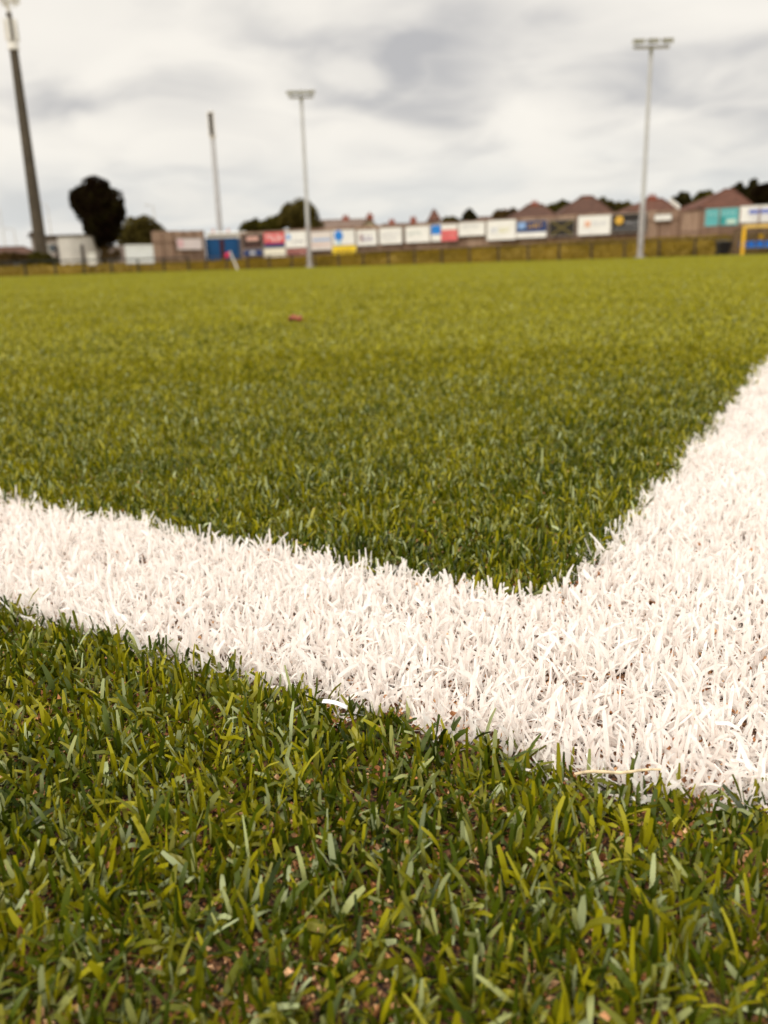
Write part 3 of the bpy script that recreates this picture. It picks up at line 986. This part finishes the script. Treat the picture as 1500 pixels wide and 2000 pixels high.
MB().tube((xm - hw * .8, Yb + .43, zt - .03), (xm + hw * .8, Yb + .43, zt - .03), .02, .02, 8).build('handle', M_blackp, bn)
for sgn in (-1, 1):
    MB().tube((xm + sgn * hw * .70, Yb + .29, .1), (xm + sgn * hw * .90, Yb + .29, .1), .1, .1, 14).build('wheel', M_blackp, bn)

Yd = 51.5
xl = xat(1449, Yd, 470); xr = xl + 4.2
zt = zat(1455, 440, Yd)
M_yel = material('yellow_frame', (0.78, 0.44, 0.02), 0.4, 0.1, 2)
M_yelp = material('yellow_fascia', (0.72, 0.48, 0.12), 0.5, 0.1, 2)
M_seat = material('blue_seat', (0.01, 0.22, 0.80), 0.4, 0.1, 4)
M_clear = material('dugout_back_sheet', (0.20, 0.13, 0.08), 0.3, 0.2, 1.5)
_b = M_clear.node_tree
_t = _b.nodes.new('ShaderNodeBsdfTransparent'); _m = _b.nodes.new('ShaderNodeMixShader'); _m.inputs[0].default_value = 0.55
_b.links.new(_b.nodes['Principled BSDF'].outputs[0], _m.inputs[1]); _b.links.new(_t.outputs[0], _m.inputs[2])
_b.links.new(_m.outputs[0], _b.nodes['Material Output'].inputs[0])
dg = empty('dugout', ((xl + xr) / 2, Yd, 0), 'yellow framed team dugout with blue seats at the pitch edge', 'dugout')
mb = MB(); mb.box(xl, xl + .16, Yd - .08, Yd + .08, 0, zt - .16); mb.build('post', M_yel, dg, bevel=0.02)
mb = MB(); mb.box(xr - .16, xr, Yd - .08, Yd + .08, 0, zt - .16); mb.build('post', M_yel, dg, bevel=0.02)
MB().box(xl, xr, Yd - .09, Yd + .09, zt - .157, zt).build('fascia', M_yelp, dg, bevel=0.02)
MB().obox((xl, Yd + .095, zt - .06), (xr - xl, 0, 0), (0, 1.3, -.15), (0, 0, .04)).build('roof', M_clear, dg)
MB().box(xl + .02, xr - .02, Yd + 1.40, Yd + 1.43, 0, zt - .23).build('back_panel', M_clear, dg)
for xx in (xl + .02, xr - .05):
    MB().box(xx, xx + .03, Yd + .095, Yd + 1.395, 0.05, zt - .25).build('side_panel', M_clear, dg)
n = 7
for i in range(n):
    xx = xl + .35 + i * (xr - xl - .5) / n
    st = MB(); st.box(xx, xx + .42, Yd + .75, Yd + 1.15, .42, .47)
    s_ = st.build('seat', M_seat, dg, bevel=0.015)
    MB().obox((xx, Yd + 1.16, .36), (.42, 0, 0), (0, .04, 0), (0, .08, .42)).build('backrest', M_seat, s_, bevel=0.015)
MB().box(xl + .3, xr - .3, Yd + .85, Yd + .95, .36, .415).build('bench_rail', M_galv_d, dg)
for xx in (xl + .5, xr - .6):
    MB().box(xx, xx + .06, Yd + .85, Yd + .95, 0, .357).build('bench_leg', M_galv_d, dg)
# star emblem on the back sheet
sx = xat(1487, Yd + 1.36, 462); sz = zat(1487, 462, Yd + 1.36)
vs = [(sx, Yd + 1.37, sz)]
for k in range(16):
    rr = 0.20 if k % 2 == 0 else 0.11
    vs.append((sx + rr * math.sin(k * math.pi / 8), Yd + 1.385, sz + rr * math.cos(k * math.pi / 8)))
MB().add(vs, [(0, 1 + (k + 1) % 16, 1 + k) for k in range(16)]).build('emblem', M_yel, dg)

Yf = 68.0
b = at(464, 523, Yf); t = at(449, 491, Yf)
fl = empty('corner_flag', (b.x, Yf, 0), 'leaning white corner post with a small red flag before the blue container', 'flag')
M_fl = material('white_post', (0.72, 0.70, 0.68), 0.5, 0.05)
M_fr = material('red_flag', (0.60, 0.03, 0.10), 0.7, 0.15, 6)
MB().tube((b.x, Yf, -0.02), (t.x, Yf, t.z), 0.06, 0.05, 10).build('pole', M_fl, fl)
vs, fs = [], []
for i in range(6):
    for j in range(4):
        vs.append((t.x - 0.05 - i * 0.07, Yf - 0.05 + 0.03 * math.sin(i * 1.7 + j), t.z - 0.02 - j * 0.12 - i * 0.03))
for i in range(5):
    for j in range(3):
        a = i * 4 + j; fs.append((a, a + 1, a + 5, a + 4))
o = MB().add(vs, fs).build('flag', M_fr, fl, smooth=True)
o.modifiers.new('solid', 'SOLIDIFY').thickness = 0.01

# ------------------------------------------------------------------ cabins and container on the left
M_white = material('cabin_white', (0.58, 0.56, 0.52), 0.7, 0.08, 1.0)
M_grey = material('cabin_grey', (0.34, 0.30, 0.28), 0.8, 0.12, 1.0)
M_dk = material('dark_trim', (0.05, 0.035, 0.03), 0.8, 0.3, 2)
M_blue = material('container_blue', (0.004, 0.058, 0.17), 0.45, 0.2, 0.6)
M_slot = material('dark_opening', (0.045, 0.012, 0.018), 0.8, 0.3, 2)
M_winG = material('window_glass', (0.05, 0.06, 0.07), 0.12, 0.3, 2, spec=0.8)

Yc = 82.0
xl, xr = xat(62, Yc, 480), xat(166, Yc, 480)
xm_ = xat(116, Yc, 480)
zt = zat(120, 459, Yc); g = gz((xl + xr) / 2, Yc) - 0.1
xl, xr = xat(160, 92, 490), xat(300, 92, 490); zt = zat(230, 480, 92); g = gz(xl, 92) - .1
lw = empty('low_wall', ((xl + xr) / 2, 92, g), 'low lilac grey wall behind the dark tree trunk and white boards', 'wall')
MB().box(xl, xr, 92, 92.25, g, zt - .12).build('wall_body', material('wall_lilac', (0.30, 0.25, 0.24), 0.9, 0.15, 1.0), lw)
MB().box(xl - .05, xr + .05, 91.93, 92.32, zt - .117, zt).build('coping', M_grey, lw)
xl, xr = xat(62, Yc, 480), xat(166, Yc, 480)
zt = zat(120, 459, Yc); g = gz((xl + xr) / 2, Yc) - 0.1
cb = empty('site_cabin', ((xl + xr) / 2, Yc, g), 'long pale flat roofed cabin behind the tall brown mast', 'cabin')
MB().box(xl, xm_, Yc, Yc + 6, g, zt - .12).build('grey_wall', M_grey, cb)
MB().box(xm_ + .003, xr, Yc - .3, Yc + 5.6, g, zt - .12).build('white_wall', M_white, cb)
MB().box(xl - .15, xr + .1, Yc - .45, Yc + 6.1, zt - .117, zt).build('roof', M_dk, cb)
MB().box(xm_ - .4, xm_ + .0, Yc - .06, Yc - .003, g, zt - .9).build('door', M_dk, cb)
MB().box(xr - .3, xr - .05, Yc - .36, Yc - .303, g, zt - .9).build('downpipe', M_dk, cb)
for fx in (0.25, 0.6):
    xx = xl + (xm_ - xl) * fx
    w_ = MB().box(xx, xx + .9, Yc - .04, Yc - .003, g + 1.3, g + 2.1).build('window', M_white, cb)
    MB().box(xx + .06, xx + .84, Yc - .055, Yc - .043, g + 1.36, g + 2.04).build('pane', M_winG, w_)
# small dark block on its roof corner
MB().box(xl - .2, xl + .7, Yc + .2, Yc + 1.2, zt + .003, zt + .35).build('roof_box', M_dk, cb)

Yk = 81.0
xl, xr = xat(402, Yk, 485), xat(466, Yk, 485); zt = zat(434, 466, Yk); g = gz((xl + xr) / 2, Yk) - .05
ct = empty('blue_container', ((xl + xr) / 2, Yk, g), 'blue steel container with a dark gap between its two doors', 'container')
xg0, xg1 = xat(430, Yk, 485), xat(438, Yk, 485)


def corr(x0, x1, yf, z0, z1, depth=.035, pitch=.22):
    mb = MB(); n = max(2, int((x1 - x0) / pitch)); w = (x1 - x0) / n
    vs, fs = [], []
    for i in range(n + 1):
        for q, yy in ((0.0, 0), (0.5, -depth)):
            xx = x0 + w * (i + q) - (0 if i < n or q == 0 else w * .5)
            vs += [(xx, yf + yy, z0), (xx, yf + yy, z1)]
    for i in range(len(vs) // 2 - 1):
        fs.append((2 * i, 2 * i + 2, 2 * i + 3, 2 * i + 1))
    return mb.add(vs, fs)


MB().box(xl, xr, Yk + .04, Yk + 4, g + .1, zt).build('body', M_blue, ct)
corr(xl + .06, xg0 - .02, Yk + .03, g + .15, zt - .08).build('left_door', M_blue, ct)
corr(xg1 + .02, xr - .06, Yk + .03, g + .15, zt - .08).build('right_door', M_blue, ct)
MB().box(xg0, xg1, Yk - .03, Yk + .036, g + .12, zt - .05).build('doorway', M_slot, ct)
MB().box(xl - .02, xr + .02, Yk - .04, Yk + .036, zt - .045, zt + .05).build('top_rail', M_blue, ct)
MB().box(xl, xr, Yk - .03, Yk + .036, g, g + .117).build('bottom_rail', M_slot, ct)

Yw = 92.0
xl, xr = xat(404, Yw, 460), xat(468, Yw, 460); zt = zat(434, 455, Yw); g = gz((xl + xr) / 2, Yw) - .05
wh = empty('white_hut', ((xl + xr) / 2, Yw, g), 'low white hut showing just above the blue container', 'hut')
MB().box(xl, xr, Yw, Yw + 4, g, zt - .1).build('wall', M_white, wh)
MB().obox((xl - .15, Yw - .2, zt - .097), (xr - xl + .3, 0, 0), (0, 4.4, .25), (0, 0, .1)).build('roof', bmat(WHT), wh)
for px in (413, 443):
    xx = xat(px, Yw, 456)
    MB().tube((xx, Yw + 1, zt), (xx, Yw + 1, zt + .45), .12, .12, 10).build('vent', bmat((0.45, 0.25, 0.2)), wh)


# ------------------------------------------------------------------ houses
def roofmat(n, c):
    return material(n, c, 0.85, 0.25, 1.6, spec=0.15, bump=0.4, stretch=(1, 1, 3))


M_rbrown = roofmat('roof_brown', (0.080, 0.040, 0.028))
M_rred = roofmat('roof_red_brown', (0.095, 0.040, 0.026))
M_rgrey = roofmat('roof_slate', (0.155, 0.110, 0.088))
M_cream = material('render_cream', (0.52, 0.46, 0.32), 0.85, 0.06, 2)
M_brick = material('brick', (0.22, 0.10, 0.065), 0.85, 0.25, 6)
M_chim = material('chimney_brick', (0.25, 0.075, 0.045), 0.85, 0.25, 6)
M_frame = material('window_white', (0.7, 0.69, 0.66), 0.5, 0.03)


def house(label, px0, px1, ye, rx0, rx1, yr, Y, wallm, roofm, chim=(), depth=8.5, hip=True, extra=None):
    x0, x1 = xat(px0, Y, ye), xat(px1, Y, ye)
    pm = (px0 + px1) / 2
    ze = zat(pm, ye, Y)
    Ym_ = Y + depth / 2
    r0, r1 = xat(rx0, Ym_, yr), xat(rx1, Ym_, yr)
    zr = zat((rx0 + rx1) / 2, yr, Ym_)
    xm = (x0 + x1) / 2
    g = gz(xm, Y) - .1
    h = empty('house', (xm, Y, g), label, 'house', 'houses behind the board fence')
    MB().box(x0 + .3, x1 - .3, Y + .3, Y + depth - .3, g, ze - .003).build('wall', wallm, h)
    rb = MB()
    th = 0.15
    vs = [(x0, Y, ze), (x1, Y, ze), (x1, Y + depth, ze), (x0, Y + depth, ze), (r0, Ym_, zr), (r1, Ym_, zr)]
    rb.add(vs, [(0, 1, 5, 4), (1, 2, 5), (2, 3, 4, 5), (3, 0, 4), (0, 3, 2, 1)])
    ro = rb.build('roof', roofm if not isinstance(roofm, tuple) else roofm[0], h)
    # ridge tiles
    rt = MB().tube((r0, Ym_, zr), (r1, Ym_, zr), .12, .12, 6)
    for (a, b) in ((0, 4), (1, 5)):
        rt.tube(vs[a], vs[b], .09, .09, 6)
    rt.build('ridge', roofm, ro)
    MB().box(x0 - .02, x1 + .02, Y - .12, Y - .003, ze - .15, ze + .02).build('gutter', M_dk, h)
    for (cx, ct_) in chim:
        xx = xat(cx, Ym_, ct_); z = zat(cx, ct_, Ym_)
        c = MB().box(xx - .42, xx + .42, Ym_ - .35, Ym_ + .35, zr - 1.2, z - .25).build('chimney', M_chim, ro)
        pt = MB()
        for q in (-.2, .2):
            pt.tube((xx + q, Ym_, z - .247), (xx + q, Ym_, z), .11, .09, 8)
        pt.build('chimney_pot', M_chim, ro)
    nw = max(2, int((x1 - x0) / 3.2))
    for i in range(nw):
        wx = x0 + .8 + (x1 - x0 - 1.6) * (i + .5) / nw
        for wz in (g + 1.1, ze - 1.6):
            if wz + 1.2 > ze - .1: continue
            f = MB().box(wx - .65, wx + .65, Y + .24, Y + .297, wz, wz + 1.2).build('window', M_frame, h)
            pn = MB()
            for s_ in (-.60, .03):
                pn.box(wx + s_, wx + s_ + .57, Y + .228, Y + .237, wz + .06, wz + 1.14)
            pn.build('pane', M_winG, f)
    MB().box(xm - .45, xm + .45, Y + .24, Y + .297, g + .1, g + 2.1).build('door', M_dk, h)
    return h


house('terraced house with long grey brown roof left of the cream gable', 618, 716, 449, 612, 722, 430, 108, M_cream, M_rgrey, chim=((675, 419),), depth=8)
# cream cross gable
Yg = 104.0
x0, x1 = xat(692, Yg, 445), xat(748, Yg, 445); xc = xat(721, Yg, 430)
ze, zr = zat(720, 448, Yg), zat(721, 426, Yg); g = gz(xc, Yg) - .1
h = empty('house', (xc, Yg, g), 'cream gable fronted house with a red chimney at its peak', 'house', 'houses behind the board fence')
MB().add([(x0 + .3, Yg, g), (x1 - .3, Yg, g), (x1 - .3, Yg, ze), (xc, Yg, zr - .25), (x0 + .3, Yg, ze),
          (x0 + .3, Yg + 12, g), (x1 - .3, Yg + 12, g), (x1 - .3, Yg + 12, ze), (xc, Yg + 12, zr - .25), (x0 + .3, Yg + 12, ze)],
         [(0, 1, 2, 3, 4), (9, 8, 7, 6, 5), (0, 5, 6, 1), (1, 6, 7, 2), (4, 9, 5, 0)]).build('wall', M_cream, h)
ro = MB().add([(x0, Yg - .3, ze - .1), (xc, Yg - .3, zr), (x1, Yg - .3, ze - .1), (x0, Yg + 12, ze - .1), (xc, Yg + 12, zr), (x1, Yg + 12, ze - .1),
               (x0, Yg - .3, ze - .25), (xc, Yg - .3, zr - .18), (x1, Yg - .3, ze - .25), (x0, Yg + 12, ze - .25), (xc, Yg + 12, zr - .18), (x1, Yg + 12, ze - .25)],
              [(0, 1, 4, 3), (1, 2, 5, 4), (6, 9, 10, 7), (7, 10, 11, 8), (0, 6, 7, 1), (1, 7, 8, 2)]).build('roof', M_rgrey, h)
xx = xat(722, Yg + 2, 414); z = zat(722, 414, Yg + 2)
MB().box(xx - .4, xx + .4, Yg + 1.6, Yg + 2.4, zr - .6, z - .3).build('chimney', M_chim, ro)
MB().tube((xx, Yg + 2, z - .297), (xx, Yg + 2, z), .13, .1, 8).build('chimney_pot', M_chim, ro)
f = MB().box(xc - .6, xc + .6, Yg - .06, Yg - .003, ze - 1.5, ze - .4).build('window', M_frame, h)
MB().box(xc - .52, xc + .52, Yg - .072, Yg - .063, ze - 1.42, ze - .48).build('pane', M_winG, f)

house('low terraced house with two small red chimneys', 744, 842, 446, 746, 840, 437, 118, M_cream, M_rgrey, chim=((765, 427), (807, 422)), depth=8)
house('narrow house with a steep pointed red roof and cream wall', 836, 862, 431, 846, 849, 410, 112, M_cream, M_rred, depth=6)
house('house with a low roof edge peeping over the white boards', 930, 1000, 433, 936, 990, 424, 118, M_brick, M_rbrown, chim=((988, 408),), depth=8)
house('brown hip roofed house with one central chimney, behind the navy and gold board', 992, 1092, 428, 1030, 1060, 400, 100, M_brick, M_rbrown, chim=((1044, 391),), depth=9)
house('brown hip roofed house with pale hip line, behind the large white and orange marked board', 1094, 1200, 419, 1134, 1158, 384, 98, M_brick, M_rbrown, chim=((1147, 381),), depth=9)
hG = house('red roofed house with a white sloping bargeboard, right of the right floodlight pole', 1228, 1328, 411, 1262, 1294, 389, 92, M_brick, M_rred, chim=((1274, 378),), depth=8)
pa, pb = at(1309, 396, 91.6), at(1328, 411, 91.6)
MB().obox(pa, pb - pa, (0, .15, 0), (0, 0, .5)).build('bargeboard', M_frame, hG)
house('big red brown hip roofed house behind the teal board', 1364, 1474, 405, 1414, 1432, 370, 88, M_brick, M_rred, depth=9)
house('low brown roofed bungalow at the far left beyond the bushes', -30, 62, 497, -20, 48, 483, 112, material('render_grey', (0.36, 0.32, 0.30), 0.85, 0.06, 2), M_rbrown, depth=8)


# ------------------------------------------------------------------ trees
M_barkd = material('bark_dark', (0.018, 0.010, 0.007), 0.9, 0.3, 4, bump=0.5)
M_bark = material('bark', (0.06, 0.038, 0.025), 0.9, 0.3, 4, bump=0.5)


def leafmat(n, a, b, c):
    return blade_mat(n, [(0, a), (0.6, b), (1, c)], 0.85, 0.03, 0.12)


LM = {'dark': leafmat('leaf_dark', (0.008, 0.003, 0.002), (0.014, 0.008, 0.003), (0.038, 0.034, 0.007)),
      'olive': leafmat('leaf_olive', (0.030, 0.022, 0.006), (0.075, 0.060, 0.014), (0.16, 0.13, 0.030)),
      'green': leafmat('leaf_green', (0.026, 0.024, 0.005), (0.070, 0.062, 0.010), (0.14, 0.12, 0.018)),
      'brown': leafmat('leaf_brown', (0.035, 0.020, 0.008), (0.085, 0.055, 0.018), (0.15, 0.09, 0.03)),
      'conif': leafmat('leaf_conifer', (0.014, 0.011, 0.004), (0.032, 0.028, 0.008), (0.07, 0.06, 0.018))}


def tree(name, label, blobs, Y, trunk_px, kind, n=3500, leaf=0.26, cat='tree', deep=0.8, airy=0.0):
    """blobs in picture units give the outline; each becomes a clump of leaves in depth"""
    pts = []
    tot = sum(r * r for _, _, r in blobs)
    ppm = F / Y
    cx = xat(trunk_px, Y, 460)
    g = gz(cx, Y)
    root = empty(name, (cx, Y, g), label, cat, 'trees and bushes behind the fences' if cat == 'tree' else None)
    C = []
    for (bx_, by_, r) in blobs:
        r *= 1.12
        c = at(bx_, by_, Y); R = r / ppm
        c.y += rnd.uniform(-.3, .3) * R
        C.append((c, R))
        m = int(n * r * r / tot)
        # leaf sprays: directions with lumpy radius so the outline is uneven
        d = rng.normal(size=(m, 3)); d /= np.linalg.norm(d, axis=1)[:, None]
        lump = rng.normal(size=(14, 3)); lump /= np.linalg.norm(lump, axis=1)[:, None]
        prox = np.max(d @ lump.T, axis=1)
        rad = R * (0.72 + 0.38 * np.clip((prox - 0.6) / 0.4, 0, 1)) * rng.random(m) ** (0.28 if not airy else 0.5)
        p = np.array(c)[None] + d * rad[:, None] * np.array([1, deep, 1])
        pts.append(p)
    P = np.concatenate(pts)
    N = len(P)
    a = rng.normal(size=(N, 3)); a /= np.linalg.norm(a, axis=1)[:, None]
    b = np.cross(a, rng.normal(size=(N, 3))); b /= np.linalg.norm(b, axis=1)[:, None]
    s = leaf * rng.uniform(.5, 1.2, N)[:, None]
    V = np.stack([P - a * s * .6, P + b * s * .32, P + a * s * .6, P - b * s * .32], 1).reshape(-1, 3)
    V[:, 2] = np.maximum(V[:, 2], g - .02)
    Q = np.arange(N * 4).reshape(-1, 4)
    tone = np.repeat(np.clip(rng.random(N) * .7 + smooth_noise(P[:, 0] + 50, P[:, 2] + 50, .9, 31) * .5 - .1, 0, 1), 4)
    o = mesh_np('crown', V - np.array(WL[root]), Q, tone, LM[kind], smooth=False)
    o.parent = root
    # trunk and limbs
    low = min(c.z - R for c, R in C)
    hi = max(c.z for c, R in C)
    mean = Vector((0, 0, 0))
    for c, R in C: mean += c
    mean /= len(C)
    fork = Vector((cx * .5 + mean.x * .5, Y, g + (mean.z - g) * .55))
    tr = MB()
    r0 = max(.10, (hi - g) * .035)
    tr.tube((cx, Y, g - .1), fork, r0, r0 * .7, 8)
    for c, R in C:
        tr.tube(fork, c, r0 * .45, r0 * .12, 6)
    tr.build('trunk', M_bark if kind != 'dark' else M_barkd, root)
    return root


tree('broadleaf_tree', 'tall very dark tree with a leaning top heavy crown beside the pale cabin',
     [(188, 378, 26), (166, 392, 24), (212, 392, 24), (190, 405, 34), (158, 398, 17), (226, 414, 17), (200, 425, 30), (212, 440, 24), (186, 440, 20), (200, 460, 24), (184, 462, 14), (218, 455, 16), (175, 425, 10), (149, 384, 8), (176, 362, 8), (232, 400, 8), (236, 424, 8), (226, 446, 8), (205, 360, 8), (170, 446, 6)],
     86, 197, 'dark', n=13000, leaf=.34)
tree('broadleaf_tree', 'broad round olive tree right of the tall very dark tree', [(262, 455, 24), (285, 450, 23), (272, 447, 20), (308, 459, 16), (246, 462, 14), (320, 466, 10), (275, 466, 22), (240, 470, 10)], 95, 280, 'olive', n=5200, leaf=.34)
tree('broadleaf_tree', 'loose tall olive tree behind the central floodlight pole', [(562, 412, 15), (583, 404, 15), (598, 414, 18), (575, 425, 20), (600, 432, 20), (556, 428, 14), (612, 422, 12), (620, 442, 12), (585, 445, 20)], 100, 585, 'olive', n=4300, leaf=.36, airy=1)
tree('broadleaf_tree', 'low dark green tree above the red and navy board', [(530, 440, 13), (546, 435, 14), (518, 443, 10), (540, 450, 12)], 101, 535, 'green', n=1900, leaf=.32)
tree('broadleaf_tree', 'small green tree above the dark brown board', [(486, 446, 12), (500, 439, 10), (476, 451, 9), (512, 444, 11), (492, 456, 12)], 102, 493, 'green', n=2000, leaf=.32)
tree('conifer_tree', 'small dark conifer standing above the high mounted white board', [(917, 415, 6), (915, 422, 10), (922, 428, 11), (910, 430, 9)], 125, 917, 'conif', n=1500, leaf=.34)
tree('hedge_tree', 'low dark hedge tree right of the pointed red roof', [(872, 432, 7), (884, 431, 7), (895, 434, 6)], 122, 884, 'olive', n=900, leaf=.34)
tree('broadleaf_tree', 'brown bushy tree left of the chimney house', [(972, 421, 9), (984, 419, 8), (1002, 416, 8), (992, 422, 9)], 110, 985, 'brown', n=1300, leaf=.32)
tree('broadleaf_tree', 'olive domed tree between the first two hip roofs', [(1102, 403, 11), (1090, 408, 10), (1076, 407, 8), (1112, 408, 9), (1086, 416, 10), (1100, 416, 11)], 116, 1096, 'green', n=2300, leaf=.36)
tree('broadleaf_tree', 'tree behind the pale hip line of the second hip roof', [(1174, 399, 11), (1188, 401, 9), (1180, 408, 12), (1198, 408, 8)], 116, 1182, 'olive', n=1500, leaf=.36)
tree('broadleaf_tree', 'grey green tree left of the right floodlight pole', [(1210, 405, 9), (1222, 404, 9), (1236, 408, 8), (1216, 412, 10)], 118, 1218, 'olive', n=1300, leaf=.36)
tree('broadleaf_tree', 'dark domed tree right of the white sloping bargeboard', [(1334, 388, 12), (1326, 396, 10), (1342, 398, 11), (1318, 392, 7), (1333, 404, 12)], 108, 1334, 'conif', n=2100, leaf=.36)
tree('broadleaf_tree', 'bright olive rounded tree left of the big red brown roof', [(1368, 388, 12), (1382, 387, 12), (1396, 391, 9), (1360, 398, 10), (1376, 400, 12)], 106, 1376, 'green', n=2300, leaf=.36)
tree('broadleaf_tree', 'tufted dark tree just right of the big red brown roof peak', [(1443, 366, 8), (1437, 374, 9), (1450, 376, 9), (1446, 386, 11)], 112, 1446, 'conif', n=1700, leaf=.36)
tree('conifer_tree', 'pointed dark treetop rising above the dark mass at the right edge', [(1471, 358, 7), (1469, 368, 9), (1476, 374, 9), (1470, 384, 11)], 118, 1471, 'conif', n=1700, leaf=.36)
tree('broadleaf_tree', 'big very dark tree at the right edge beyond the big red brown roof', [(1490, 380, 19), (1510, 376, 20), (1474, 388, 13), (1530, 382, 20), (1500, 392, 18)], 108, 1502, 'dark', n=4500, leaf=.38)
tree('bush', 'yellow green bush beside the left rail fence at the edge of the picture', [(12, 504, 11), (30, 502, 11), (2, 508, 10), (44, 506, 10), (-14, 504, 12)], 72, 18, 'brown', n=2200, leaf=.2, cat='bush')
tree('bush', 'dark green bush at the foot of the tall brown mast', [(56, 508, 11), (72, 505, 12), (92, 508, 11), (104, 511, 8), (80, 512, 10)], 72.5, 78, 'green', n=2600, leaf=.2, cat='bush')
for i, (px, lab) in enumerate(((206, 'leafless scrub on the bank right of the dark tree trunk'), (226, 'leafless scrub on the bank left of the large bluish white board'))):
    tree('scrub', lab, [(px, 492, 9), (px + 6, 500, 8), (px - 5, 503, 8)], 79, px, 'brown', n=500, leaf=.16, cat='bush', airy=1)
